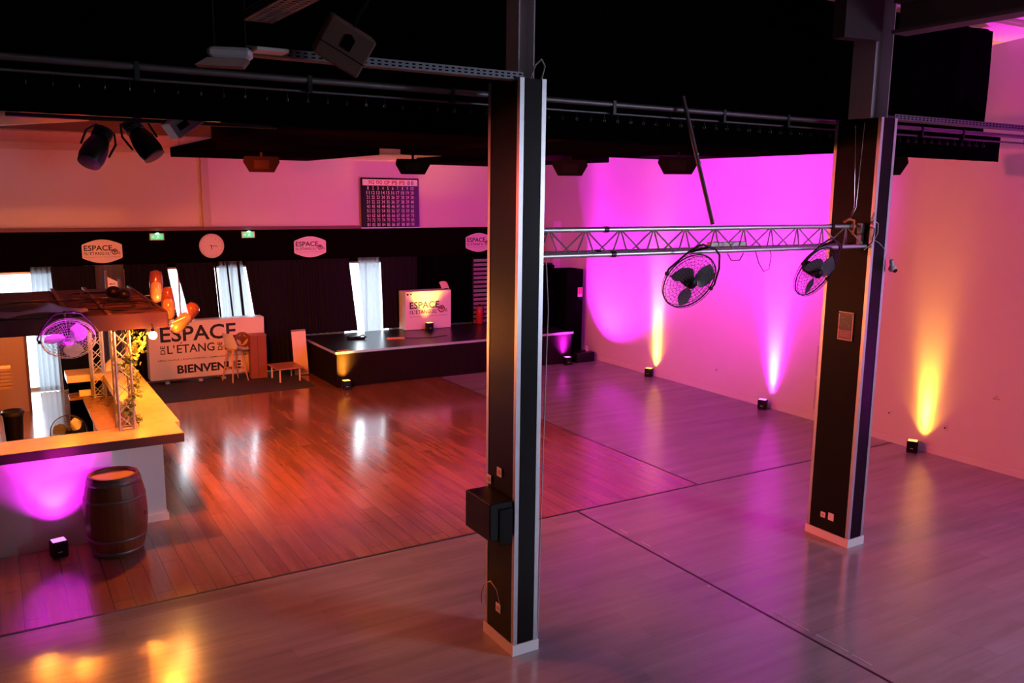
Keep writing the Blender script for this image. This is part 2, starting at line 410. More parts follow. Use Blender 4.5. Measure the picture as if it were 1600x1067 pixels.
# columns with black casing and aluminium angles
def column(label, x0, y0, x1, y1, h, steel):
    t = thing('column', label, 'column', (x0, y0, 0), group='cased columns')
    w, d = x1 - x0, y1 - y0
    MB().box(0.004, 0.004, 0.0, w - .004, d - .004, h).build('casing', black_gloss, t)
    for (sx, sy) in ((0, 0), (1, 0), (0, 1), (1, 1)):
        cx, cy = sx * w, sy * d; dx, dy = (1 if sx == 0 else -1), (1 if sy == 0 else -1)
        L = 0.042; tt = 0.004
        a = MB()
        X0, X1 = sorted((cx, cx + dx * L)); Y0, Y1 = sorted((cy, cy + dy * tt)); a.box(X0, Y0, 0.1, X1, Y1, h + .004)
        X0, X1 = sorted((cx, cx + dx * tt)); Y0, Y1 = sorted((cy + dy * tt, cy + dy * L)); a.box(X0, Y0, 0.1, X1, Y1, h + .004)
        q = a.build('corner_angle', alu, t)
    p = MB(); e = 0.012
    p.box(-e, -e, 0, w + e, 0, 0.105); p.box(-e, d, 0, w + e, d + e, 0.105); p.box(-e, 0, 0, 0, d, 0.105); p.box(w, 0, 0, w + e, d, 0.105)
    pl = p.build('plinth', white_m, t); pl['label'] = 'white skirting around the foot'
    s = MB(); (a0, b0, a1, b1, zt) = steel
    s.box(a0, b0, h, a0 + .012, b1, zt); s.box(a1 - .012, b0, h, a1, b1, zt); s.box(a0 + .012, (b0 + b1) / 2 - .006, h, a1 - .012, (b0 + b1) / 2 + .006, zt)
    so = s.build('steel_shaft', steel_m, t); so['label'] = 'bare grey steel section above the casing'
    return t
cA = column('tall black cased column with aluminium angles, nearest, carrying a black box low down', 3.84, 6.26, 4.10, 6.79, 5.15, (0.04, 0.10, 0.20, 0.30, 6.55))
cB = column('black cased column with white skirting and a small poster, nearer the right wall', 8.66, 6.36, 8.94, 6.98, 5.10, (-0.04, 0.12, 0.26, 0.42, 6.5))
# rafter over the right column
rf = MB(); 
rf.box(8.62, -4.9, 5.98, 8.88, 6.30, 6.02); rf.box(8.62, -4.9, 6.30, 8.88, 6.30, 6.34); rf.box(8.74, -4.9, 6.02, 8.76, 6.30, 6.30)
tag(rf.build('steel_rafter', mat('dim_steel', (.10, .08, .08), .7)), 'grey steel roof rafter running from the right-hand column towards the viewer', 'beam')
hb = MB(); hb.prism([(7.98, 5.90), (8.60, 5.92), (8.60, 6.35), (7.98, 6.35)], 6.40, 6.56)
tag(hb.build('steel_haunch', mat('dark_steel', (.035, .025, .025), .7)), 'short dull steel beam end left of the right-hand column top', 'beam')

# drapes
def folds(x0, x1, z0, z1, y, amp=0.05, n=12, xb0=None, xb1=None, nu=None, nv=6, wob=0.0):
    xb0 = x0 if xb0 is None else xb0; xb1 = x1 if xb1 is None else xb1
    nu = nu or max(8, n * 8); ph = random.random() * 6
    def f(u, v):
        z = z1 + (z0 - z1) * v
        xa = x0 + (xb0 - x0) * v; xb = x1 + (xb1 - x1) * v
        a = amp * (0.75 + 0.25 * math.sin(5 * u + ph))
        return (xa + (xb - xa) * u + wob * math.sin(9 * v + 7 * u), y + a * math.sin(2 * PI * n * u + ph + 0.6 * math.sin(3 * v)), z)
    return MB().grid(f, nu, nv)
tag(folds(XL, 12.12, 5.05, 6.50, 7.22, 0.035, 40).build('upper_drape', black_cloth), 'wide black drape filling the space above the curtain pipe', 'curtain')
tag(folds(XL, 12.40, 4.735, 5.10, 7.14, 0.02, 60).build('pelmet_drape', black_cloth), 'short black drape strip hanging from rings under the curtain pipe', 'curtain')
def curtain(label, x0, x1, xb0=None, xb1=None, z0=0.02, z1=2.62, y=20.10, amp=0.04, n=8, m=None, name='curtain', group=None):
    o = folds(x0, x1, z0, z1, y, amp, n, xb0, xb1).build(name, m or black_cloth)
    return tag(o, label, 'curtain', group)
G = 'black floor-length curtains along the far wall'
dk = mat('black_curtain_fabric', (0.014, 0.014, 0.017), 0.9, spec=0.0)
curtain('black curtain behind the bar canopy, right of the bright left window', 1.02, 1.85, 1.1, 1.85, m=dk, n=5, group=G)
curtain('black curtain between the menu board and the narrow bright gap', 2.42, 3.28, 2.42, 3.66, m=dk, n=8, group=G)
curtain('black curtain between the narrow bright gap and the sheer window', 3.45, 4.28, 3.98, 4.42, m=dk, n=6, group=G)
curtain('black curtain right of the sheer window, falling behind the white banner', 4.98, 6.2, 5.32, 6.2, m=dk, n=9, group=G)
curtain('black curtain at the left rear corner of the stage', 6.2, 7.48, 6.2, 7.68, m=dk, n=9, group=G, z0=0.82)
curtain('black curtain on the stage right of the pale curtain gap', 8.3, 9.3, 8.35, 9.3, m=dk, n=8, group=G, z0=0.82)
curtain('black backdrop curtain behind the white desk on stage', 9.3, 12.3, 9.3, 12.3, m=black_cloth, n=14, group=G, z0=0.82, y=20.14)
curtain('sheer grey curtain over the left window beside the bar', 0.66, 1.06, 0.66, 1.06, y=20.2, n=4, m=sheer, name='sheer_curtain')
curtain('sheer grey curtain left of the menu board', 1.64, 2.42, 1.64, 2.42, y=20.2, n=4, m=mat('grey_curtain', (0.10, 0.105, 0.12), 0.9), name='sheer_curtain')
curtain('sheer white curtain in the window behind the white banner', 4.40, 4.95, 4.5, 5.25, y=20.22, n=5, m=sheer, name='sheer_curtain', amp=0.025)
curtain('sheer curtain in the stage window gap', 7.75, 8.32, 7.95, 8.36, y=20.2, n=5, m=sheer, name='sheer_curtain', amp=0.02)
for i, (a, b, c, d) in enumerate(((4.30, 4.34, 4.44, 4.50), (4.56, 4.60, 4.74, 4.78), (4.80, 4.86, 4.96, 5.03))):
    curtain(['thin black curtain fold at the left of the sheer window', 'thin black curtain fold in the middle of the sheer window', 'thin black curtain fold at the right of the sheer window'][i], a, b, c, d, y=20.15, amp=0.01, n=1, m=dk, name='curtain_fold')

# curtain pipes
p = thing('curtain_pipe', 'long double steel pipe crossing the hall with curtain rings hanging below it', 'pipe', (0, 7.06, 5.095))
MB().cyl((-6.9, 0, 0), (13.2, 0, 0), 0.028, 12).build('upper_pipe', alu_dark, p)
MB().cyl((-6.9, 0.03, -0.085), (13.2, 0.03, -0.085), 0.012, 8).build('lower_rail', alu_dark, p)
for x in (-4.9, -1.6, 1.0, 2.3, 3.6, 5.4, 6.9, 7.9, 10.4, 11.3, 12.9): MB().box(x, -.035, -.10, x + .035, .04, .035).build('clamp', black_metal, p)
for i in range(70):
    x = 0.3 + i * 0.168
    if 4.0 < x < 4.5: continue
    MB().tube([(x, 0.03 + 0.018 * math.cos(a), -0.16 + 0.018 * math.sin(a)) for a in [2 * PI * k / 10 for k in range(10)]], 0.002, 4, True).tube([(x, .03, -.097), (x, .03, -.142)], 0.0015, 4).build('curtain_ring', chrome, p)

# cable trays
def tray(label, length, w, loc, rz, n):
    t = thing('cable_tray', label, 'cable tray', loc, rz, group='perforated cable trays')
    a = MB()
    a.box(0, -w / 2, 0, length, -w / 2 + .004, .06); a.box(0, w / 2 - .004, 0, length, w / 2, .06)
    for yy in (-w / 2, -w / 6 - .012, w / 6 - .012, w / 2 - .024): a.box(0, yy, -.002, length, yy + .024, .0)
    for i in range(n): 
        x = length * i / n; a.box(x, -w / 2, -.003, x + length / n * .45, w / 2, -.0005)
    # slotted side wall
    a.build('tray_body', steel_tray, t)
    h = MB()
    for i in range(n):
        x = length * (i + .25) / n
        for zz in (.012, .036): h.box(x, -w / 2 - .0015, zz, x + length / n * .5, -w / 2 + .0005, zz + .011)
    s_ = h.build('slots', black_paint, t)
    return t
tray('galvanised perforated cable tray running across to the near column top', 2.275, 0.12, (1.62, 6.35, 5.14), R(0.3), 40)
tray('perforated cable tray slanting towards the viewer above the tilted speaker', 2.6, 0.2, (1.66, 6.1, 5.33), R(-88), 44)
tray('dark cable tray right of the far column top, meeting the wall', 4.2, 0.16, (9.0, 6.52, 5.10), R(-1), 60)

# ceiling baffles
def baffle(label, x0, y0, x1, y1, z, th=.18):
    t = thing('acoustic_baffle', label, 'ceiling panel', (x0, y0, z), group='suspended black ceiling baffles')
    MB().rbox(0, 0, 0, x1 - x0, y1 - y0, th, .01).build('panel', mat('black_felt', (0.004, 0.002, 0.003), 0.95, spec=0.0), t)
    w = MB()
    for i in range(5):
        for yy in (0.1, y1 - y0 - 0.1):
            x = .15 + (x1 - x0 - .3) * i / 4; zt = zr(y0 + yy)
            w.cyl((x, yy, th), (x, yy, zt - z), .003, 4)
    w.build('wires', black_metal, t)
    return t
baffle('black ceiling baffle furthest left, above the round clock', 3.10, 14.0, 5.80, 17.9, 4.84)
baffle('black ceiling baffle left of centre, nearer than the one over the clock', 2.60, 8.7, 5.35, 12.0, 4.84, .22)
baffle('black ceiling baffle above the number board', 6.0, 8.6, 8.0, 13.6, 4.84)
baffle('black ceiling baffle behind the near column, above the stage', 8.15, 13.55, 10.35, 17.6, 4.83, .14)
baffle('largest black ceiling baffle, right of the near column', 8.15, 7.45, 10.62, 11.95, 4.84)

# hanging speakers under the baffles
def make_speaker(label, loc, rz=0.0):
    t = thing('hanging_speaker', label, 'speaker', loc, rz, group='speakers under the baffles')
    pr = [(-.27, .0), (-.29, -.09), (-.20, -.25), (.20, -.25), (.29, -.09), (.27, 0)]
    MB().prism(pr, -.14, .14).build('cabinet', black_plastic, t)
    g = MB(); g.box(-.12, -.146, -.20, .12, -.141, -.06); g.build('grille', black_metal, t)
    MB().box(-.02, -.05, 0, .02, .05, .07).build('bracket', black_metal, t)
    return t
sp0 = make_speaker('black hanging speaker under the leftmost baffle, left of the column', (3.95, 14.6, 4.77), R(-15))
dup(sp0, (6.24, 13.62, 4.77), (0, 0, R(-24)), 'black hanging speaker above the number board')
dup(sp0, (8.36, 12.01, 4.77), (0, 0, R(-35)), 'black hanging speaker just right of the near column')
dup(sp0, (8.70, 9.74, 4.77), (0, 0, R(-42)), 'black hanging speaker over the slanting pole of the truss')
dup(sp0, (10.52, 7.62, 4.77), (0, 0, R(-55)), 'black hanging speaker right of the far column top')

# ------------------------------------------------------------------ truss beam between the columns
t = thing('truss_beam', 'horizontal aluminium truss beam spanning between the two black columns', 'truss', (4.14, 6.55, 3.66))
TL = 4.50
for (yy, zz) in ((-.12, 0), (.12, 0.0), (0, .225)):
    MB().cyl((0, yy, zz), (TL, yy, zz), 0.024, 14).build('chord', alu, t)
lc = MB(); n = 11
ch = ((-.12, 0), (.12, 0), (0, .225))
for k in range(n):
    xa, xm, xb = TL * k / n, TL * (k + .5) / n, TL * (k + 1) / n
    for (a, b) in ((0, 2), (1, 2)):
        lc.cyl((xa + .02, *ch[a]), (xm, *ch[b]), .008, 6); lc.cyl((xm, *ch[b]), (xb - .02, *ch[a]), .008, 6)
    lc.cyl((xa + .02, *ch[0]), (xm, *ch[1]), .006, 6); lc.cyl((xm, *ch[1]), (xb - .02, *ch[0]), .006, 6)
lc.build('lacing', alu, t)
for x in (0.82, 4.02):
    for c in ch: MB().cyl((x, *c), (x + .05, *c), .030, 12).build('coupler', black_metal, t)
pj = MB(); pj.cyl((6.26, 6.98, 5.22), (6.40, 6.60, 3.92), .022, 12)
for k in (.45, .52, .97):
    pj.cyl((6.26 + .14 * k, 6.962 - .38 * k, 5.22 - 1.30 * k), (6.26 + .14 * k, 6.950 - .38 * k, 5.22 - 1.30 * k), .012, 8)
tag(pj.build('brace_pole', alu_dark), 'slanting steel pole joining the curtain pipe to the truss beam', 'pole')
sb = thing('batten_light', 'flat white ballast box lying inside the truss beam', 'light', (6.32, 6.56, 3.695)); 
MB().rbox(0, -.035, 0, .50, .035, .045, .006).build('housing', white_m, sb); MB().box(.10, -.037, 0.004, .11, .037, .048).box(.40, -.037, 0.004, .41, .037, .048).build('strap', black_plastic, sb)
cbl = MB(); cbl.tube([(6.45, 6.42, 3.63), (6.5, 6.41, 3.56), (6.62, 6.41, 3.56), (6.68, 6.42, 3.63)], .005, 6)
cbl.tube([(6.85, 6.42, 3.65), (6.9, 6.41, 3.52), (6.98, 6.41, 3.43), (7.06, 6.41, 3.45), (7.08, 6.41, 3.60), (7.06, 6.42, 3.65)], .005, 6)
tag(cbl.build('loose_cable', black_plastic), 'black cable looping down below the middle of the truss beam', 'cable')
wc = MB(); wc.tube([(4.22, 6.40, 3.62), (4.225, 6.36, 3.2), (4.20, 6.36, 2.0), (4.17, 6.34, 0.9), (4.15, 6.33, 0.02)], .006, 6)
tag(wc.build('power_cable', mat('pale_cable', (0.6, 0.6, 0.6), .5)), 'thin pale cable dropping from the truss down beside the near column', 'cable')

# fans
def make_fan(label, loc, rot, bracket=True, r=0.30, body=None, cage_m=None, blade_m=None, group='wall fans on the trusses'):
    t = thing('cage_fan', label, 'fan', loc, rot=rot, group=group)
    # local: axis along -Y (front), centre at origin
    cg = MB()
    def circ(rad, y, tr):
        cg.tube([(rad * math.cos(2 * PI * k / 40), y, rad * math.sin(2 * PI * k / 40)) for k in range(40)], tr, 5, True)
    for y, s in ((-.07, 1), (.07, -1)):
        for q in (.22, .36, .50, .62, .74, .86): circ(r * q, y * (1 - .5 * q * q), .0016)
        for k in range(36):
            a = 2 * PI * k / 36
            cg.tube([(r * q * math.cos(a), y * (1 - .5 * q * q) if q < 1 else 0, r * q * math.sin(a)) for q in (.2, .5, .8, .93, 1.0)], .0016, 4)
    circ(r, 0, .007); circ(r * .985, -.03, .003); circ(r * .985, .03, .003)
    cg.build('cage', cage_m or black_metal, t)
    MB().lathe([(r * .001, -.075), (r * .17, -.07), (r * .19, -.05), (r * .19, -.045)], 20, Matrix.Rotation(R(-90), 4, 'X') @ Matrix.Scale(1, 4)).build('hub_badge', body or black_plastic, t)
    MB().cyl((0, .0, 0), (0, .13, 0), r * .22, 20).build('motor', black_plastic, t)
    for k in range(3):
        a0 = 2 * PI * k / 3 + .5
        def f(u, v):
            rad = r * (.14 + .74 * v); w = (.75 + .45 * math.sin(PI * min(1, v + .1))) * (1 - .35 * v ** 4)
            a = a0 + (u - .5) * w * 1.15 + .35 * v
            return (rad * math.cos(a), -.025 + .05 * (u - .5), rad * math.sin(a))
        MB().grid(f, 8, 8).build('blade', blade_m or mat('grey_fan_blade', (0.16, 0.16, 0.17), .3, metal=.3), t)
    if bracket:
        b = MB(); 
        b.tube([(-r - .015, 0, -.02), (-r - .03, 0, .05), (-r * .75, 0.01, r * .85), (-r * .45, .02, r + .06), (-r * .3, .02, r + .09)], .010, 8)
        b.tube([(r + .015, 0, -.02), (r + .03, 0, .05), (r * .9, 0.01, r * .75), (r * .6, .02, r + .05), (r * .3, .02, r + .09)], .010, 8)
        b.tube([(-r * .3, .02, r + .09), (r * .3, .02, r + .09)], .010, 8)
        b.cyl((-r - .03, 0, 0), (-r + .0, 0, 0), .02, 10); b.cyl((r, 0, 0), (r + .03, 0, 0), .02, 10)
        b.build('bracket', black_metal, t)
    return t
f1 = make_fan('dark cage fan hanging under the truss beam, left one beside the slanting pole', (5.93, 6.40, 3.37), (R(26), R(16), R(2)))
f2 = dup(f1, (7.78, 6.40, 3.40), (R(26), R(18), R(14)), 'dark cage fan hanging under the truss beam, right one against the black column')
def hang_fan(t, wp):
    Mi = (Matrix.Translation(t.location) @ Euler(t.rotation_euler).to_matrix().to_4x4()).inverted()
    MB().tube([(0, .02, .39), tuple(Mi @ Vector(wp))], .012, 6).build('hanger', black_metal, t)
hang_fan(f1, (5.93, 6.43, 3.655)); hang_fan(f2, (7.80, 6.43, 3.655))
pale_fan = mat('pale_grey_fan', (0.80, 0.76, 0.80), .3)
f3 = make_fan('chrome cage fan glowing magenta on the front of the bar canopy', (0.69, 11.02, 2.50), (R(32), R(-4), R(-4)), r=0.285, body=mat('magenta_badge', (.6, .5, .6), .3), cage_m=pale_fan, blade_m=pale_fan)

hang_fan(f3, (0.69, 11.305, 2.63))
# gear at the right end of the truss
jb = thing('plug_adapter', 'grey plug boxes strapped to the right end of the truss beam', 'adapter', (8.66, 6.50, 3.66))
MB().rbox(-.06, -.03, .14, .0, .03, .26, .006).build('upper_box', grey_plastic, jb); MB().rbox(-.06, -.03, .0, .0, .03, .13, .006).build('lower_box', grey_plastic, jb)
MB().tube([(0, -.03, .2), (0.0, -.06, .24), (0.0, -.16, .2), (0, -.14, .05), (-.02, -.08, -.02)], .006, 6).build('cable', black_plastic, jb)
cctv = thing('security_camera', 'small white dome camera hanging on its cable by the far column', 'camera', (8.99, 6.30, 3.40))
MB().sphere((0, 0, 0), .045, 10).build('dome', white_m, cctv); MB().cyl((-.01, 0, .03), (-.03, 0, .10), .025, 10).build('mount', white_m, cctv)
MB().cyl((0, -.035, -.02), (0, -.048, -.03), .024, 12).build('lens', black_plastic, cctv)
MB().tube([(-.03, 0, .09), (-.12, -.02, .17), (-.25, 0.02, .30), (-.30, .05, .33)], .004, 5).build('cable', white_m, cctv)
sk = thing('lamp_socket', 'small white lamp socket on a curled wire above the dome camera', 'lamp', (8.60, 6.33, 3.97))
MB().cyl((0, 0, 0), (.03, 0, .07), .022, 10, .016).build('socket', white_m, sk); MB().tube([(0, 0, 0), (.08, -.02, -.05), (.11, 0, -.16), (.05, .02, -.28), (-.03, .06, -.35)], .004, 5).build('cable', white_m, sk)
sg = MB(); sg.tube([(8.40, 6.50, 3.94), (8.42, 6.45, 4.10), (8.40, 6.50, 5.0)], .004, 5); sg.tube([(8.42, 6.50, 3.94), (8.45, 6.45, 4.10), (8.62, 6.55, 5.05)], .004, 5)
tag(sg.build('safety_sling', chrome), 'thin steel sling holding the truss end to the column top', 'cable')
ocl = MB(); ocl.tube([(8.32, 6.50, 3.93), (8.36, 6.46, 3.97), (8.46, 6.47, 3.95), (8.50, 6.50, 3.88), (8.44, 6.46, 3.80)], .014, 7)
tag(ocl.build('shackle', orange_m), 'orange lifting shackle at the right end of the truss beam', 'shackle')

# gear fixed on the columns
def plate(name, label, loc, w, h, m, slot=True, cat='socket', grp='wall plates on the columns'):
    t = thing(name, label, cat, loc, group=grp)
    MB().rbox(-.009, -w / 2, -h / 2, 0, w / 2, h / 2, .002).build('plate', m, t)
    if slot: MB().cyl((-.0095, 0, 0), (-.0125, 0, 0), min(w, h) * .28, 14).build('rocker', mat('pale_rocker', (.5, .45, .42), .5), t)
    return t
plate('switch_plate', 'square white switch plate left above the black box', (3.84, 6.72, 1.57), .085, .085, white_m)
plate('switch_plate', 'square white switch plate right above the black box', (3.84, 6.53, 1.69), .085, .085, white_m)
plate('socket_plate', 'single white power socket low on the near column', (3.84, 6.53, 0.36), .085, .085, white_m)
plate('socket_plate', 'smaller socket plate low on the far column, left of two', (8.66, 6.74, 0.30), .07, .07, white_m)
plate('socket_plate', 'larger blank plate low on the far column, right of two', (8.66, 6.62, 0.31), .085, .095, white_m, slot=False)
bx = thing('wall_box', 'matt black metal box hung on the near column at knee height', 'box', (3.835, 6.42, 1.10))
MB().rbox(-.24, -.14, 0.05, 0, .32, .40, .008).build('housing', black_plastic, bx); MB().rbox(-.15, -.153, 0.0, -.01, -.142, .34, .005).build('side_cover', black_gloss, bx)
wr = MB(); wr.tube([(3.83, 6.84, .28), (3.81, 6.82, .38), (3.80, 6.74, .52), (3.80, 6.62, .60), (3.81, 6.52, .55), (3.82, 6.47, .42)], .006, 6)
tag(wr.build('lead', mat('pale_lead', (.6, .5, .45), .4)), 'pale lead looping from the low socket on the near column', 'cable')
ct = MB(); ct.tube([(3.95, 6.28, 5.15), (3.98, 6.25, 5.26), (4.04, 6.25, 5.31), (4.08, 6.26, 5.26), (4.06, 6.28, 5.15)], .008, 6)
tag(ct.build('cable_loop', mat('grey_cable', (.3, .3, .3), .5)), 'grey cable loop standing up from the near column top', 'cable')
po = thing('framed_poster', 'small blue poster in a clear screwed frame on the far column', 'poster', (8.655, 6.62, 2.70))
MB().box(-.006, -.105, -.17, 0, .105, .17).build('frame', mat('pale_frame', (.45, .33, .33), .3), po)
MB().box(-.008, -.088, -.05, -.0062, .088, .155).build('picture', mat('dark_blue_print', (.03, .03, .10), .3), po)
MB().box(-.008, -.088, -.155, -.0062, .088, -.055).build('text_panel', mat('mauve_print', (.18, .08, .10), .4), po)
lp = MB(); Mr = Matrix.Rotation(R(-90), 4, 'Z')
lp.tube([(-.0085, .06, .09), (-.0085, .02, .10), (-.0085, .03, .06), (-.0085, -.01, .05), (-.0085, -.06, .0)], .003, 4)
for zz in (-.075, -.09, -.11, -.125): lp.box(-.0088, -.07, zz, -.0081, .07, zz + .004)
lp.build('print_marks', mat('pale_ink', (.5, .45, .5), .5), po)
sc_ = MB()
for (a, b) in ((.092, .15), (-.092, .15), (.092, -.02), (-.07, -.16)): sc_.cyl((-.007, a, b), (-.014, a, b), .008, 8)
sc_.build('screws', chrome, po)

# roof gear above the drape, left of the near column
em = thing('emergency_light', 'grey emergency lamp fixture above the curtain pipe', 'light', (1.36, 6.15, 5.02), R(-20))
MB().rbox(-.02, -.08, .05, .26, .08, .12, .02).build('housing', grey_plastic, em)
MB().prism([(-.10, .0), (.20, -.005), (.24, .045), (-.02, .05)], -.07, .07).build('diffuser', mat('diffuser', (.32, .2, .18), .15), em)
MB().cyl((.02, 0, .12), (.02, 0, 1.66), .004, 5).cyl((.22, 0, .12), (.22, 0, 1.66), .004, 5).build('hanging_wire', black_metal, em)
pp = MB(); pp.rbox(1.62, 6.0, 5.13, 1.84, 6.16, 5.155, .005)
tag(pp.build('hanging_plate', mat('pink_white_plate', (.6, .5, .5), .6)), 'flat pale plate beside the emergency lamp', 'plate')
spk = thing('tilted_speaker', 'large tilted speaker cabinet hanging above the curtain pipe', 'speaker', (2.20, 5.9, 5.22), rot=(R(18), R(28), R(-8)))
spm = mat('black_speaker_shell', (0.10, 0.05, 0.035), .6)
MB().rbox(-.17, -.13, -.16, .17, .13, .12, .012).build('cabinet', spm, spk)
MB().prism([(-.035, -.03), (.04, -.03), (.04, .05), (0, .075), (-.035, .06)], -.136, -.1305).build('handle_recess', black_paint, spk)
MB().box(-.168, -.132, -.062, .168, -.130, -.056).build('joint_line', black_paint, spk)
MB().box(-.01, -.01, .12, .01, .01, .35).build('hanger', black_metal, spk)

# spotlights far left
def make_head(label, loc, rot):
    t = thing('stage_spotlight', label, 'spotlight', loc, rot=rot, group='stage spotlights over the dance floor'); t.scale = (.86, .86, .86)
    MB().lathe([(.05, .17), (.10, .14), (.13, .02), (.135, -.10), (.12, -.16)], 20).build('barrel', black_plastic, t)
    fn = MB()
    for k in range(5): fn.lathe([(.09, .17 + k * .022), (.105, .172 + k * .022), (.105, .18 + k * .022), (.09, .182 + k * .022)], 18)
    fn.build('cooling_fins', black_metal, t)
    MB().lathe([(.118, -.16), (.122, -.175), (.112, -.18), (.01, -.178)], 20).build('rim', mat('grey_rim', (.06, .05, .06), .5), t)
    y = MB(); y.tube([(-.15, 0, 0), (-.16, 0, .18), (-.10, 0, .30), (.10, 0, .30), (.16, 0, .18), (.15, 0, 0)], .012, 6); y.build('yoke', black_metal, t)
    return t
h1 = make_head('black stage spotlight, lower left one of the hanging pair', (0.90, 9.0, 4.56), (R(-25), R(28), 0))
dup(h1, (1.34, 9.02, 4.64), (R(-20), R(-30), 0), 'black stage spotlight, right one of the hanging pair')
pb = MB(); pb.cyl((0.2, 9.0, 4.85), (2.6, 9.0, 4.85), .02, 10); [pb.cyl((x, 9.0, 4.85), (x, 9.0, zr(9.0)), .006, 6) for x in (0.3, 2.5)]
tag(pb.build('lamp_bar', black_metal), 'dark bar carrying the stage spotlights', 'pipe')
pbx = thing('projector', 'grey and white box projector hanging right of the spotlights', 'projector', (1.72, 9.0, 4.86), rot=(0, R(-35), R(10)))
MB().rbox(-.19, -.12, -.08, .16, .12, .10, .01).build('housing', mat('grey_shell', (.22, .22, .25), .5), pbx); MB().box(-.14, -.125, -.02, -.03, -.1205, .04).build('vent', black_paint, pbx)
MB().cyl((0, 0, .1), (0.02, 0, .2), .02, 8).build('mount', black_metal, pbx)
dg = MB(); dg.tube([(-1.3, 14.0, 4.98), (1.35, 14.2, 5.28)], .10, 14)
tag(dg.build('ventilation_duct', mat('cream_duct', (.62, .5, .42), .5)), 'pale round duct slanting under the roof at far left', 'duct')

# ------------------------------------------------------------------ far wall: signs, clock, exit signs, number board
def sign(label, x, z):
    t = thing('logo_sign', label, 'sign', (x, 20.235, z), group='white logo signs on the black band')
    W, H = .39, .15; pts = []
    for k in range(13): u = k / 12; pts.append((-W + .02 + (2 * W - .04) * u, -H - .10 * math.sin(PI * u)))
    for k in range(13): u = k / 12; pts.append((W - .02 - (2 * W - .04) * u, H + .10 * math.sin(PI * u)))
    pts.insert(13, (W, -H + .02)); pts.insert(14, (W, H - .02)); pts.append((-W, H - .02)); pts.append((-W, -H + .02))
    bd_ = MB().prism(pts, -.02, 0).build('board', white_board, t)
    logo(bd_, -.36, -.075, .72, -.0215)
    return t
sign('white logo sign on the band left of the round clock, orange tinted', 2.03, 2.91)
sign('white logo sign on the band right of the clock, pink tinted', 6.56, 2.91)
sign('white logo sign half hidden by the near column', 11.17, 2.93)
c = thing('wall_clock', 'large round white wall clock on the black band', 'clock', (4.28, 20.235, 2.98))
Rx = Matrix.Rotation(R(90), 4, 'X')
MB().lathe([(.27, 0), (.275, .02), (.255, .045), (.225, .03), (.222, .012)], 40, Rx).build('rim', white_m, c)
dl_ = MB().lathe([(.222, .0), (.222, .014)], 40, Rx).build('dial', white_board, c)
MB().prism([(-.045, .02), (.13, -.012), (.13, -.022), (-.045, .008)], -.022, -.018).build('minute_hand', ink, c)
MB().prism([(-.012, 0), (-.006, -.09), (.004, -.09), (.008, 0)], -.018, -.015).build('hour_hand', ink, c)
nm = MB()
for k in range(12):
    a = 2 * PI * k / 12; put_text(nm, str(12 if k == 0 else k), .185 * math.sin(a) - .012, .185 * math.cos(a) - .012, .02, .024, -.016, 0)
nm.build('numerals', mat('faint_ink', (.45, .35, .33), .5), dl_)
def exit_sign(label, x, z):
    t = thing('exit_sign', label, 'sign', (x, 20.23, z), group='green exit signs')
    MB().rbox(-.15, -.04, -.075, .15, 0, .075, .006).build('housing', white_m, t)
    MB().box(-.13, -.043, -.055, .13, -.0405, .055).build('green_face', green_glow, t)
    w = MB(); w.prism([(-.02, -.045), (.0, -.045), (.02, -.01), (.045, -.04), (.055, -.03), (.03, .01), (.05, .03), (.02, .03), (.0, .0)], -.0455, -.044)
    w.prism([(-.11, 0), (-.08, .025), (-.08, .01), (-.05, .01), (-.05, -.01), (-.08, -.01), (-.08, -.025)], -.0455, -.044); w.build('pictogram', mat('pale_green', (.6, .9, .7), .5, emit=(.5, 1, .7), estr=.6), t)
    MB().cyl((.01, -.06, .06), (.01, -.06, .085), .03, 12).build('lamp', white_glow, t)
    return t
exit_sign('small lit green exit sign left of the round clock', 3.13, 3.20)
exit_sign('small lit green exit sign right of the round clock', 5.10, 3.22)
bo = thing('number_board', 'black loto number board with white numbers above the band', 'board', (8.68, 20.285, 3.352), rot=(R(-2), 0, 0))
MB().rbox(-.78, -.03, 0, .78, .03, 1.22, .01).build('panel', mat('black_gloss_board', (.008, .008, .01), .12), bo)
MB().box(-.74, -.034, 1.03, .74, -.0305, 1.18).build('header', white_board, bo)
hd = MB()
for k, s_ in enumerate(('SQ', 'DQ', 'CP', 'PS', 'FS')): put_text(hd, s_, -.58 + k * .205, 1.055, .15, .10, -.0355, .03)
hd.build('header_letters', redink, bo)
hh = MB()
for k in range(2): put_text(hh, '8', .46 + k * .10, 1.055, .07, .10, -.0355, .02)
hh.build('header_digits', blueink, bo)
nb = MB()
for r_ in range(9):
    for c_ in range(10):
        s_ = str(r_ * 10 + c_ + 1); w_ = .036 if len(s_) == 1 else .084
        put_text(nb, s_, -.60 + c_ * .132 - w_ / 2, .925 - r_ * .112, w_, .084, -.0325, .018)
nb.build('numbers', mat('grey_white_ink', (.55, .52, .52), .5), bo)
MB().box(-.80, -.04, -.02, .78, .04, 0).build('foot_rail', alu, bo)

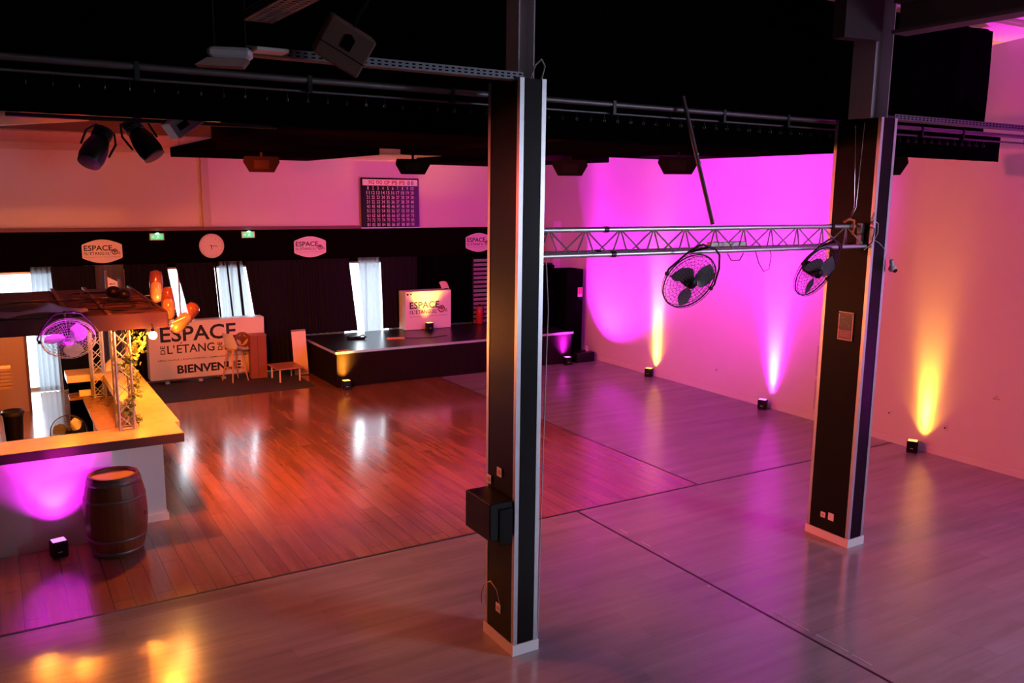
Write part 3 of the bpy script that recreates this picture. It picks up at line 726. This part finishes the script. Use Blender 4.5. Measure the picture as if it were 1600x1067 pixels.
# shutters at the right of the stage back
lv = thing('louvre_shutter', 'grey slatted shutter panel on the far wall beside the near column', 'shutter', (10.9, 20.06, 0.8))
sm = MB()
for k in range(15): sm.add([(0, 0, 1.70 - k * .115), (.55, 0, 1.70 - k * .115), (.55, -.05, 1.64 - k * .115), (0, -.05, 1.64 - k * .115), (0, .0, 1.69 - k * .115), (.55, 0, 1.69 - k * .115), (.55, -.05, 1.63 - k * .115), (0, -.05, 1.63 - k * .115)],
                           [(0, 1, 2, 3), (7, 6, 5, 4), (3, 2, 6, 7), (0, 4, 5, 1)])
sm.build('slats', mat('grey_slat', (.25, .22, .27), .4), lv)
MB().box(-.03, -.06, 0, 0, 0, 1.74).box(.55, -.06, 0, .58, 0, 1.74).build('frame', black_metal, lv)
fe = thing('fire_extinguisher', 'red fire extinguisher at the back of the stage beside the near column', 'fire extinguisher', (11.0, 19.85, 0.8))
MB().lathe([(.07, 0), (.085, .02), (.085, .38), (.06, .44), (.025, .46)], 20).build('cylinder', red_m, fe)
MB().box(-.02, -.02, .46, .02, .02, .53).build('valve', black_metal, fe); MB().tube([(.02, 0, .50), (.10, -.02, .46), (.11, -.03, .2)], .012, 6).build('hose', black_plastic, fe)

# ------------------------------------------------------------------ stage
st = thing('stage', 'low black stage with aluminium edge in the far right corner', 'stage', (6.20, 17.58, 0))
SW, SD = 6.25, 2.4
MB().box(0, 0, .74, SW, SD, .80).build('deck', mat('black_stage_deck', (.012, .011, .012), .30), st)
e = MB(); e.box(0, -.012, .755, SW, 0, .806); e.box(-.012, -.012, .755, 0, SD, .806); e.build('edge_trim', alu, st)
def fskirt(u, v): return (0.03 + u * (SW - .06), .03 + .008 * math.sin(u * 150) * v, .745 - .74 * v)
MB().grid(fskirt, 300, 4).build('front_skirt', mat('black_skirt', (.014, .010, .010), .9, spec=0), st)
def sskirt(u, v): return (.03 + .008 * math.sin(u * 80) * v, .03 + u * (SD - .06), .745 - .74 * v)
MB().grid(sskirt, 100, 4).build('side_skirt', MATS['black_skirt'], st)
MB().box(0.03, SD - .03, 0, SW - .03, SD - .02, .74).build('back_skirt', MATS['black_skirt'], st)
lg = MB()
for x in (.2, 2.2, 4.2, 6.05):
    for y in (.3, 1.3, 2.2): lg.box(x, y, 0, x + .05, y + .05, .74)
lg.build('understructure', alu_dark, st)
dk_ = thing('presenter_desk', 'white presenter desk with black logo on the stage', 'desk', (8.76, 19.62, .807))
db_ = MB().rbox(0, 0, 0, 1.27, .40, .97, .006).build('body', white_board, dk_)
logo(db_, .10, .40, 1.08, -.003)
dd = MB(); dd.cyl((.06, -.002, .90), (.06, -.012, .90), .026, 12); dd.cyl((.145, -.002, .90), (.145, -.012, .90), .020, 12); dd.build('dots', ink, dk_)
bk = MB()
def fb(u, v): return (9.86 + .22 * u, 19.80 + .16 * v, 1.775 + .22 * v * (1 - .25 * v) + .03 * math.sin(PI * u))
bk.grid(fb, 8, 6); bk.grid(lambda u, v: (9.86 + .22 * u, 19.806 + .16 * v, 1.775 + .22 * v * (1 - .25 * v) + .03 * math.sin(PI * u)), 8, 6)
tag(bk.build('open_booklet', cream), 'open booklet standing on the white presenter desk', 'booklet')
ps = thing('power_strip', 'power strip lying on the stage floor', 'power strip', (7.80, 18.55, .807), R(-14))
MB().rbox(0, 0, 0, .42, .07, .045, .006).build('body', beech, ps); 
q = MB(); q.tube([(.42, .035, .02), (.7, 0, .012), (1.1, .02, .012), (1.5, .25, .012)], .009, 6); q.build('cable', black_plastic, ps)
bcp = MB(); bcp.rbox(7.02, 18.95, .80, 7.32, 19.12, .87, .02); bcp.rbox(7.2, 18.9, .801, 7.42, 19.0, .85, .02); bcp.tube([(7.3, 19.0, .86), (7.36, 18.95, .90), (7.45, 18.95, .83)], .014, 6)
tag(bcp.build('cable_bundle', black_plastic), 'small black bundle of cables on the stage near the window gap', 'cable')
sst = MB(); sst.box(6.28, 17.68, .801, 6.55, 17.74, .812)
tag(sst.build('wood_strip', beech), 'thin wooden strip lying on the front left corner of the stage', 'strip')
# black cases right of the stage
fc = thing('tall_flight_case', 'tall black cabinet with wireless receivers on top at the stage end', 'cabinet', (11.78, 18.45, .807))
MB().rbox(0, 0, 0, .65, .55, 1.62, .01).build('cabinet_body', black_paint, fc); MB().cyl((.58, -.01, .9), (.58, -.02, .9), .02, 8).build('latch', black_metal, fc)
rx = thing('wireless_receiver', 'wireless receiver with four thin antennas on the tall black cabinet', 'receiver', (11.92, 18.50, 2.42))
MB().rbox(0, 0, 0, .48, .3, .05, .004).build('unit', black_plastic, rx)
for k in range(4): MB().cyl((.06 + k * .12, .02, .04), (.06 + k * .12 + (k % 2) * .02, .0, .24), .004, 5).build('antenna', black_plastic, rx)
MB().box(.02, -.003, .02, .04, -.0005, .035).box(.16, -.003, .015, .20, -.0005, .03).build('leds', led_g, rx)
rc = thing('black_cabinet', 'black cabinet with red notice standing on the floor by the right wall', 'cabinet', (12.50, 18.0, 0))
MB().rbox(0, 0, 0, .52, .6, 2.33, .01).build('cabinet_body', black_paint, rc)
MB().box(.36, -.008, 1.62, .50, -.002, 1.86).build('notice', mat('pink_notice', (.7, .45, .45), .5), rc)
MB().box(.375, -.0095, 1.70, .485, -.0082, 1.85).build('red_panel', red_m, rc); MB().box(.42, -.0105, 1.73, .435, -.0097, 1.82).build('symbol', white_m, rc)
lc_ = thing('low_flight_case', 'low black case on the floor at the right end of the stage', 'case', (12.53, 17.50, 0))
MB().rbox(0, 0, 0, .55, .4, .24, .008).build('body', black_plastic, lc_); MB().box(-.003, .02, .20, .553, .38, .215).build('lid_seam', black_metal, lc_)
fw = MB(); fw.prism([(0, 0), (.10, 0), (.04, .16), (-.04, .14)], 0, .02); fw_o = fw.build('folded_sign', mat('pale_sign', (.55, .5, .55), .5), None, (12.9, 17.62, .245))
tag(fw_o, 'small pale folded card on the low black case', 'card')

# ------------------------------------------------------------------ uplights
def make_uplight(label, loc, lens, rz=0.0):
    t = thing('uplight', label, 'uplight', loc, rz, group='black floor uplights')
    hs = MB().rbox(-.085, -.075, .01, .085, .075, .20, .01).build('housing', black_plastic, t)
    MB().box(-.07, -.06, .2, .07, .06, .206).build('lens', lens, hs)
    MB().box(-.075, -.065, 0, -.05, .065, .01).box(.05, -.065, 0, .075, .065, .01).build('feet', black_metal, t)
    MB().box(-.03, -.0775, .07, .02, -.0755, .085).build('display', led_w if False else mat('display', (.5, .5, .5), .4), hs)
    return t
make_uplight('black uplight casting amber on the right wall, farthest of three', (13.08, 15.35, 0), amber_lens, R(-60))
make_uplight('black uplight casting magenta on the right wall between two amber ones', (13.05, 11.80, 0), mag_lens, R(-60))
make_uplight('black uplight casting amber on the right wall right of the far column', (13.03, 8.47, 0), amber_lens, R(-60))
make_uplight('black uplight casting magenta on the bar front, beside the barrel', (0.41, 10.76, 0), mag_lens, R(10))
make_uplight('black uplight casting amber at the front left corner of the stage', (6.36, 17.40, 0), amber_lens, 0)
make_uplight('black uplight casting magenta at the right end of the stage front', (12.18, 17.42, 0), mag_lens, 0)
make_uplight('black uplight casting amber on the white desk, standing on stage', (9.30, 19.38, 0.80), amber_lens, 0)

def uplight_beam(x, y, z, dx, dy, col, p, cones, rise=2.6):
    """an LED uplight: stacked cones (angle, share, rise) make one soft-edged beam"""
    for a, sh, rs in cones:
        spot('uplight_beam', (x, y, z + .215), (x + dx, y + dy, z + rs), p * sh, col, a, 1.0, .05)
NAR = ((90, .035, 1.6), (50, .09, 1.6), (32, .36, 2.0), (20, .9, 2.8))
WID = ((70, .03, 1.6), (46, .26, 1.8), (30, 1.2, 2.2), (22, 1.5, 3.4))
PAN = ((100, .12, 1.0), (60, .4, 1.2), (40, .6, 1.6))
uplight_beam(13.17, 15.30, 0, .08, 0, AMBER, 2600, NAR)
uplight_beam(13.15, 11.75, 0, .10, 0, MAG, 5200, WID)
uplight_beam(13.14, 8.42, 0, .11, 0, AMBER, 1900, ((90, .035, 1.6), (50, .09, 1.6), (34, .40, 1.8), (22, .50, 2.2)))
spot('uplight_beam', (0.41, 10.77, .22), (0.41, 11.10, 1.4), 230, MAG, 62, .7, .04)
spot('uplight_spill', (0.41, 10.77, .22), (0.41, 11.0, 1.4), 110, MAG, 110, 1, .04)
spot('uplight_beam', (0.41, 10.80, .24), (0.64, 10.98, 2.5), 1000, MAG, 26, 1, .04)
uplight_beam(6.36, 17.50, 0, 0.0, .16, AMBER, 2600, PAN)
uplight_beam(12.18, 17.50, 0, -.04, .16, MAG, 2600, PAN)
spot('uplight_throw', (12.25, 17.40, .30), (13.25, 16.5, 2.9), 1300, MAG, 104, 1.0, .05)
uplight_beam(9.30, 19.46, .80, 0, .15, AMBER, 130, PAN)
spot('uplight_spill', (9.30, 19.40, 1.02), (9.4, 19.0, 5), 700, AMBER, 100, 1.0, .05)
make_uplight('black uplight casting magenta on the right wall, out of view to the right', (13.05, 4.6, 0), mag_lens, R(-60))
spot('uplight_beam', (13.05, 4.6, .22), (13.15, 4.6, 4), 4200, MAG, 80, 1.0, .05)

# ------------------------------------------------------------------ bar
bar = thing('bar_counter', 'long white bar counter with wide varnished wooden top', 'bar', (0, 0, 0))
BT = 1.26
s_ = MB(); s_.box(-4.0, 10.88, 1.145, 1.86, 11.46, BT); s_.box(1.40, 11.46, 1.145, 1.92, 15.70, BT); s_.box(0.88, 15.16, 1.145, 1.40, 15.70, BT)
s_.build('counter_top', barwood, bar)
MB().box(-4.0, 10.872, 1.145, 1.868, 10.88, BT - .004).box(1.86, 10.88, 1.145, 1.868, 11.46, BT - .004).build('top_edge', mat('dark_bar_edge', (.10, .05, .05), .3), bar)
fp = MB(); fp.box(-4.0, 11.03, 0, 1.0, 11.10, 1.14); fp.box(1.0, 11.38, 0, 1.69, 11.44, 1.14); fp.box(1.0, 11.03, 0, 1.06, 11.38, 1.14); fp.box(1.63, 11.44, 0, 1.69, 15.6, 1.14)
fp.build('front_panel', white_board, bar)
MB().box(1.06, 11.355, 0, 1.715, 11.38, .09).box(1.69, 11.38, 0, 1.715, 15.6, .09).build('kickboard', white_m, bar)
MB().box(1.08, 11.9, .86, 1.63, 15.15, .90).box(.90, 15.15, .86, 1.63, 15.5, .90).build('work_shelf', mat('dark_shelf', (.20, .11, .06), .25, noise=.3, nscale=12), bar)
MB().box(1.40, 11.5, 0, 1.62, 15.1, .86).box(.92, 15.50, 0, 1.62, 15.6, .86).box(.92, 15.56, .90, 1.38, 15.6, 1.14).build('inner_panel', black_paint, bar)
MB().box(1.09, 13.6, 0, 1.12, 13.66, .86).build('support_post', oak, bar)
# trusses on the bar
def box_truss(label, x, y, z0, z1, w):
    t = thing('bar_truss', label, 'truss', (x, y, z0), R(6), group='upright trusses on the bar')
    h = z1 - z0; cs = [(0, 0), (w, 0), (w, w), (0, w)]
    for a in cs: MB().cyl((*a, 0), (*a, h), .017, 10).build('chord', alu, t)
    l = MB(); n = int(h / .2)
    for k in range(n):
        za, zb = h * k / n + .01, h * (k + 1) / n - .01
        for i in range(4):
            a, b = cs[i], cs[(i + 1) % 4]
            if k % 2: a, b = b, a
            l.cyl((*a, za), (*b, zb), .006, 5)
            l.cyl((*b, za), (*a, zb), .006, 5)
    for i in range(4):
        l.cyl((*cs[i], .012), (*cs[(i + 1) % 4], .012), .008, 5)
    l.build('lacing', alu, t)
    return t
box_truss('upright aluminium truss on the low bar shelf, the plain one behind', 1.25, 15.0, .90, 2.50, .17)
box_truss('upright aluminium truss on the bar corner wrapped in ivy', 1.20, 11.20 + .12, BT, 2.50, .17)
iv = thing('ivy_garland', 'green ivy garland winding down the front bar truss', 'plant', (1.36, 11.42, BT))
vn = MB(); path = []
for k in range(40):
    u = k / 39; path.append((.0 + .07 * math.sin(u * 14) + .03 * (1 - u), -.02 + .09 * math.cos(u * 14), 1.2 - 1.18 * u))
vn.tube(path, .005, 5); vn.build('stem', mat('vine_stem', (.12, .10, .04), .7), iv)
lf = MB()
for k in range(330):
    u = random.random() ** 1.2; i = min(38, int(u * 39)); px, py, pz = path[i]
    a = random.random() * 2 * PI; sp_ = .11 if u < .35 else .07
    c_ = Vector((px + random.gauss(0, sp_ * .6), py + random.gauss(0, sp_ * .5), max(.03, pz + random.gauss(0, .03))))
    s0 = random.uniform(.018, .034); M = Matrix.Translation(c_) @ Euler((random.uniform(0, 6), random.uniform(0, 6), a)).to_matrix().to_4x4()
    lf.add([(0, -s0, 0), (s0 * .9, -s0 * .3, .004), (s0 * .55, s0 * .5, 0), (0, s0 * 1.3, .004), (-s0 * .55, s0 * .5, 0), (-s0 * .9, -s0 * .3, .004)], [(0, 1, 2, 3, 4, 5)], False, M)
l_ = lf.build('leaves', green_m, iv); l_['kind'] = 'stuff'
# canopy above the bar
cp = thing('bar_canopy', 'wooden canopy of dark boards hung above the bar', 'canopy', (0, 0, 0))
cb = MB(); 
for k in range(13):
    y = 11.34 + k * .262; cb.box(-4.0, y, 2.655 - (k % 2) * .008, 1.80, y + .245, 2.68 + (k % 3) * .006)
cb.build('top_boards', canopy_wood, cp)
MB().box(-4.0, 11.30, 2.52, 1.82, 11.338, 2.71).box(1.80, 11.338, 2.52, 1.838, 14.76, 2.71).build('fascia', canopy_edge, cp)
jt = MB()
for x in (-2.4, -.8, 0.72, 1.15): jt.box(x, 11.36, 2.695, x + .05, 14.7, 2.72)
jt.build('cross_batten', darkwood, cp)
cs_ = MB()
for k in range(6):
    x0 = random.uniform(1.1, 1.5); y0 = random.uniform(12.0, 13.6)
    cs_.tube([(x0 + .28 * math.cos(a) * (1 + .1 * k % .3), y0 + .5 * math.sin(a), 2.725 + .01 * math.sin(3 * a)) for a in [2 * PI * j / 24 for j in range(24)]], .008, 5, True)
cs_.tube([(-.2, 12.6, 2.73), (.3, 12.9, 2.73), (.8, 12.7, 2.74), (1.2, 12.9, 2.73), (1.6, 12.2, 2.73)], .008, 5)
tag(cs_.build('cable_coil', black_plastic), 'tangle of black cables lying on top of the bar canopy', 'cable')
tr_ = MB(); tr_.sphere((1.42, 13.1, 2.80), .10, 8, sz=.8); tr_.sphere((1.52, 12.8, 2.79), .08, 8, sz=.9)
tag(tr_.build('plug_block', black_plastic), 'dark plug cluster on the right end of the bar canopy', 'plug')
def fcl(u, v):
    return (-0.6 + 1.55 * u, 11.42 + .38 * v + .03 * math.sin(9 * u), 2.725 + .05 * abs(math.sin(7 * u + 3 * v)) + .11 * math.exp(-((u - .72) / .09) ** 2) * math.sin(PI * v))
cc = MB().grid(fcl, 60, 12)
tag(cc.build('cloth', mat('lilac_cloth', (.45, .35, .5), .8)), 'crumpled pale cloth lying along the front of the canopy top', 'cloth')

# warm lamps under and beside the canopy
def bulb(label, loc, pw, es=True):
    t = thing('bulb_lamp', label, 'lamp', loc, group='bare amber bulbs under the canopy')
    MB().sphere((0, 0, 0), .05, 10).build('bulb', amber_glow, t); MB().cyl((0, 0, .04), (0, 0, .085), .020, 10).build('socket', black_plastic, t)
    MB().tube([(0, 0, .08), (0, 0, .13), (0, .065 if loc[1] < 11.3 else 0, .13 if loc[1] < 11.3 else .216)], .006, 5).build('cord', black_plastic, t)
    point('bulb_light', (loc[0], loc[1], loc[2] - .07), pw * 1.3, (1.0, 0.23, 0.02), .04)
    return t
bulb('glaring amber bulb at the right end of the canopy fascia', (1.63, 11.24, 2.44), 110)
bulb('amber bulb under the canopy above the bar corner', (1.62, 13.3, 2.44), 190)
bulb('amber bulb under the middle of the canopy', (0.72, 13.3, 2.44), 150)
bulb('amber bulb under the left part of the canopy', (0.25, 13.1, 2.44), 60)
bulb('amber bulb under the canopy out of view to the left', (-1.6, 12.6, 2.44), 70)
def glass_lamp(label, loc, rot, arm):
    t = thing('glass_lamp', label, 'lamp', loc, rot=rot, group='smoked glass lamps on the canopy end')
    MB().lathe([(.012, -.22), (.06, -.20), (.085, -.12), (.09, .05), (.088, .16), (.07, .215), (.02, .235)], 20, cap=False).build('glass_shade', glass_dark, t)
    MB().lathe([(.03, -.19), (.068, -.15), (.074, -.06), (.066, 0.04), (.04, .07)], 16).build('amber_reflection_glow', mat('amber_reflection_glow', (.9, .5, .15), .15, metal=.5, noise=.5, nscale=25, emit=(1.0, .36, .03), estr=.35), t)  # amber tint and emission stand in for bar light reflected in the glass
    MB().tube(arm, .008, 6).build('arm', chrome, t)
    return t
glass_lamp('smoked glass lamp on the canopy end, rear one of three', (1.95, 12.9, 2.86), (R(-8), R(4), 0), [(-.07, 0, -.12), (-.12, 0, -.12), (-.155, 0, -.13)])
glass_lamp('smoked glass lamp on the canopy end, middle one of three', (1.98, 12.15, 2.70), (R(-5), R(2), 0), [(-.07, 0, -.05), (-.12, 0, -.05), (-.155, 0, -.06)])
glass_lamp('tilted smoked glass lamp on the canopy end, front one', (2.04, 11.40, 2.60), (R(10), R(38), 0), [(-.02, -.07, .04), (-.10, -.07, -.12), (-.2, -.05, -.16)])
point('lamp_light', (2.02, 12.6, 2.60), 30, (1.0, 0.42, 0.08), .06)

# things in and around the bar
f4 = make_fan('dark cage fan standing on the floor inside the bar', (0.80, 14.2, .60), (R(-25), 0, R(5)), r=.25, group='floor fan', bracket=False)
MB().tube([(-.25, 0, 0), (-.27, .0, -.50), (-.2, .28, -.55), (.2, .28, -.55), (.27, .0, -.50), (.25, 0, 0)], .01, 6).build('stand', black_metal, f4)
cab = thing('tall_cabinet', 'tall brown cabinet behind the bar at far left', 'cabinet', (-.15, 18.5, 0), R(0))
MB().box(0, 0, 0, .55, .62, 2.1).build('body', mat('tan_board', (.42, .25, .13), .5), cab); MB().box(.55, -.01, 0, .60, .02, 2.1).build('edge_post', darkwood, cab)
bc = thing('back_counter', 'steel-topped back counter inside the bar at far left', 'counter', (-1.3, 12.2, 0))
MB().box(0, 0, 0, 1.10, 4.0, .86).build('carcass', black_paint, bc); MB().box(-.01, -.01, .86, 1.13, 4.01, .90).build('steel_top', alu, bc)
fg = thing('fridge', 'black drinks fridge on the back counter at the left edge', 'fridge', (-1.2, 13.6, .90))
fb_ = MB().rbox(0, 0, 0, .95, 1.2, .95, .01).build('body', black_plastic, fg); MB().cyl((.96, .1, .3), (.96, .1, .7), .01, 6).build('handle', black_metal, fb_)
wl = bulb('amber lamp glowing on the back shelf at the left edge', (-.05, 16.8, 1.75), 35)
cr = thing('wooden_crate', 'pale wooden crate stacked against the brown cabinet', 'crate', (-.25, 16.35, .90))
sl_ = MB()
for k in range(6): sl_.box(0, 0, k * .06, .38, .30, k * .06 + .05)
sl_.build('boards', oak, cr)
tb = thing('waste_bin', 'black waste bin with a bag inside the bar', 'bin', (0.10, 16.0, 0))
MB().lathe([(.12, 0), (.15, .50), (.16, .55)], 20).build('bin_body', black_plastic, tb); MB().lathe([(.155, .53), (.18, .57), (.15, .61), (.10, .57), (.04, .55)], 20).build('bag', mat('bag_black', (.02, .02, .02), .3), tb)
yb = MB(); yb.tube([(-.75, 12.35, .93), (-.5, 12.3, .94), (-.3, 12.4, 1.0), (-.22, 12.5, .94)], .03, 6)
tag(yb.build('striped_strap', yellow_m), 'yellow strap lying on the back counter', 'strap')
cm = MB()
def fcm(u, v): return (1.42 + .5 * u, 15.25 + .4 * v, 1.263 + .22 * math.sin(PI * min(1, u * 1.1)) * math.sin(PI * v) ** .7 * (1 - .3 * u))
cm.grid(fcm, 14, 10)
tag(cm.build('folded_cloth', cream), 'heaped cream cloth on the far corner of the bar top', 'cloth')
pc = MB(); pc.prism([(0, 0), (.11, -.14), (-.03, -.11)], 0, .01)
tag(pc.build('paper_pennant', cream, None, (1.385, 11.49, 2.30)), 'small cream paper pennant hanging behind the ivy', 'pennant')
bx2 = MB(); bx2.rbox(1.05, 15.2, .90, 1.22, 15.3, .99, .004)
tag(bx2.build('small_box', cream), 'small cream box under the far end of the bar top', 'box')
mb_ = thing('menu_board', 'white menu board on a dark wooden easel behind the canopy', 'easel', (2.02, 18.6, .012), R(8))
MB().box(-.14, 0, 0, -.10, .04, 2.62).box(.10, 0, 0, .14, .04, 2.45).build('easel_post', darkwood, mb_); 
MB().prism([(-.10, 1.9), (.08, 1.9), (.08, 2.40), (-.10, 2.50)], -.012, -.002).build('sheet', white_board, mb_)
tx = MB()
for k in range(5): put_text(tx, 'MENU' if k == 0 else '-----', -.07, 2.34 - k * .08, .11, .035 if k == 0 else .008, -.014, .01)
tx.build('writing', ink, mb_)

# barrel
ba = thing('wine_barrel', 'wooden wine barrel with metal hoops standing in front of the bar', 'barrel', (1.02, 10.62, 0))
def rb_(z): return .345 - .075 * ((z - .475) / .475) ** 2
bmesh_ = MB(); prof = [(rb_(z) , z) for z in [i * .95 / 18 for i in range(19)]]
vs = []; NS = 28 * 3; 
for (r_, z) in prof:
    for k in range(NS):
        g_ = -.004 if k % 3 == 0 else 0; a = 2 * PI * k / NS; vs.append(((r_ + g_) * math.cos(a), (r_ + g_) * math.sin(a), z))
fs = [(i * NS + k, i * NS + (k + 1) % NS, (i + 1) * NS + (k + 1) % NS, (i + 1) * NS + k) for i in range(18) for k in range(NS)]
bmesh_.add(vs, fs, True); bmesh_.add(vs[:NS], [tuple(range(NS - 1, -1, -1))])
bmesh_.lathe([(rb_(.95), .95), (rb_(.95) - .03, .95), (rb_(.95) - .03, .915)], 60, cap=False)
bmesh_.build('staves', mat('barrel_oak', (.17, .055, .02), .42, noise=.45, nscale=5), ba)
MB().lathe([(.001, .914), (.245, .914)], 48, cap=False).build('head', mat('barrel_head', (.62, .36, .12), .4, noise=.12, nscale=7), ba)
for (z, h_) in ((.03, .05), (.20, .035), (.67, .035), (.86, .06)):
    MB().lathe([(rb_(z) + .002, z), (rb_(z) + .006, z + .002), (rb_(z + h_) + .006, z + h_ - .002), (rb_(z + h_) + .002, z + h_)], 60, cap=False).build('hoop', mat('barrel_hoop', (.22, .17, .17), .45, metal=.7, noise=.3, nscale=12), ba)
MB().cyl((.335 * math.cos(-.55), .335 * math.sin(-.55), .48), (.352 * math.cos(-.55), .352 * math.sin(-.55), .48), .025, 12).build('bung', darkwood, ba)

# ------------------------------------------------------------------ welcome area
tag(MB().rbox(1.72, 17.95, 0, 5.88, 20.0, .012, .004).build('rug', rug_m), 'dark brown rug in front of the welcome banner', 'rug')
bn = thing('welcome_banner', 'wide white welcome banner counter with black lettering BIENVENUE', 'banner', (2.76, 19.72, .012))
bb_ = MB().rbox(0, 0, .09, 2.50, .34, 1.36, .01).build('body', white_board, bn)
MB().box(0, -.02, .05, 2.50, .34, .09).build('base_rail', chrome, bn)
ft = MB()
for x in (.3, 1.0, 1.5, 2.2): ft.box(x, -.06, 0, x + .08, .3, .05)
ft.build('foot', grey_plastic, bn)
logo(bb_, .22, .66, 2.12, -.003, sub=False)
l2 = MB(); put_text(l2, 'SPECTACLE | EXPOSITION | SEMINAIRE | EVENEMENT', .17, .49, 2.06, .045, -.003, .005); put_text(l2, 'BIENVENUE', .56, .20, 1.38, .19, -.003, .035)
l2.build('greeting_lettering', ink, bb_)
sv = thing('bar_stool', 'white shell bar stool on beech legs beside the banner', 'stool', (4.48, 19.36, .012), R(20))
def seat(u, v):
    # u along depth (0 front at +X, 1 back), v across
    w = .26 * (1 - .12 * abs(2 * u - 1)); yy = (v - .5) * 2 * w
    if u < .55: x = .24 - u / .55 * .36; z = .74 - .035 * math.sin(PI * u / .55) + .05 * (2 * v - 1) ** 2 * (u / .55)
    else:
        q = (u - .55) / .45; x = -.12 - .10 * q; z = .74 + .36 * q + .05 * (2 * v - 1) ** 2 * (1 - q); yy *= (1 - .15 * q); x += .06 * (2 * v - 1) ** 2
    return (x, yy, z)
ss = MB().grid(seat, 22, 12); ss.grid(lambda u, v: tuple(a + b for a, b in zip(seat(u, v), (-.008, 0, -.014))), 22, 12)
ss.build('seat', white_m, sv)
MB().rbox(-.12, -.12, .69, .12, .12, .722, .01).build('seat_frame', beech, sv)
for (a, b) in ((1, 1), (1, -1), (-1, 1), (-1, -1)):
    MB().cyl((a * .10, b * .10, .71), (a * .20, b * .20, 0), .020, 10, .013).build('leg', beech, sv)
fr_ = MB()
cr_ = [(.155, .155), (-.155, .155), (-.155, -.155), (.155, -.155)]
for i in range(4): fr_.cyl((*cr_[i], .30), (*cr_[(i + 1) % 4], .30), .011, 8)
fr_.build('footrest', beech, sv)
cn = thing('wooden_cabinet', 'narrow red-brown wooden cabinet at the right end of the banner', 'cabinet', (4.84, 19.38, .012), R(-4))
MB().rbox(0, 0, 0, .36, .27, .98, .005).build('carcass', mat('red_brown_board', (.26, .08, .035), .5, noise=.15, nscale=4), cn)
MB().box(.162, -.004, .01, .166, 0, .95).build('door_gap', black_paint, cn); MB().box(-.01, -.012, .98, .37, .30, 1.0).build('top', mat('red_brown_top', (.34, .12, .06), .4), cn)
tt_ = thing('coffee_table', 'low wooden coffee table on pale pegs beside the stage', 'table', (5.22, 18.62, .012), R(2))
MB().rbox(0, 0, .29, .60, .72, .32, .006).build('tabletop', mat('table_brown', (.50, .22, .10), .4, noise=.12, nscale=6), tt_)
for (a, b) in ((.08, .07), (.53, .07), (.08, .65), (.53, .65)): MB().cyl((a, b, 0), (a, b, .29), .020, 10).build('leg', mat('pale_peg', (.75, .6, .45), .45), tt_)
wp = thing('white_plinth', 'tall white display plinth leaning beside the stage', 'plinth', (5.86, 19.32, .012), R(-16))
MB().rbox(-.04, 0, 0, .28, .28, 1.02, .004, Matrix.Rotation(R(-3), 4, 'Y')).build('body', white_board, wp)

# ------------------------------------------------------------------ right wall posters, sockets
def wall_plate(label, y, z):
    t = thing('wall_socket', label, 'socket', (XR, y, z), group='white sockets on the right wall')
    MB().rbox(-.012, -.045, -.045, 0, .045, .045, .003).build('plate', white_m, t); MB().cyl((-.0125, 0, 0), (-.014, 0, 0), .018, 12).build('outlet', mat('socket_hole', (.15, .1, .1), .5), t)
wall_plate('white wall socket just right of the far column', 9.10, .51)
wall_plate('white wall socket right of the nearest amber uplight', 8.06, .49)
wall_plate('white wall socket left of the magenta uplight', 13.32, .51)
wall_plate('white wall socket near the stage end of the right wall', 17.2, .85)
sc2 = MB(); sc2.tube([(XR - .003, 7.33, 1.13), (XR - .003, 7.28, 1.19), (XR - .003, 7.22, 1.14), (XR - .003, 7.33, 1.14)], .004, 4)
tag(sc2.build('plaster_scar', mat('scar_brown', (.3, .12, .12), .7)), 'small brown plaster scar on the right wall near the frame edge', 'mark')
for i, (z, lab) in enumerate(((1.15, 'upper white poster with black letter on the right wall behind the far column'), (0.50, 'lower white poster with black letter on the right wall behind the far column'))):
    t = thing('wall_poster', lab, 'poster', (XR - .004, 10.72, z), group='posters behind the far column')
    Mw = Matrix.Rotation(R(-90), 4, 'Z')  # face towards -X
    MB().box(0, -.004, -.28, .9, 0, .30, Mw).build('sheet', mat('poster_paper', (.62, .50, .56), .5), t)
    L = MB(); put_text(L, 'ESPACE', .10, .06, .6, .13, -.006, .03, M=Mw); L.box(.06, -.006, -.20, .20, -.005, -.09, Mw); L.build('lettering', ink, t)
    L = MB(); put_text(L, 'DE', .10, -.05, .05, .07, -.006, .0, True, M=Mw); L.build('small_lettering', redink, t)
# worn white scratches along the floor joint
wm = MB()
for (x, y, l) in ((6.60, 8.2, .16), (6.58, 7.75, .20), (6.60, 7.35, .10), (6.44, 6.45, .05), (6.43, 5.95, .10), (6.60, 5.70, .5), (6.60, 5.12, .38), (6.59, 4.70, .22)):
    wm.add([(x, y - l, .0035), (x + .008, y - l, .0035), (x + .012, y, .0035), (x + .002, y, .0035)], [(0, 1, 2, 3)])
tag(wm.build('floor_scratches', mat('pale_scratch', (.75, .70, .75), .6)), 'broken line of pale scratches beside the long floor joint', 'scratches', kind='stuff')
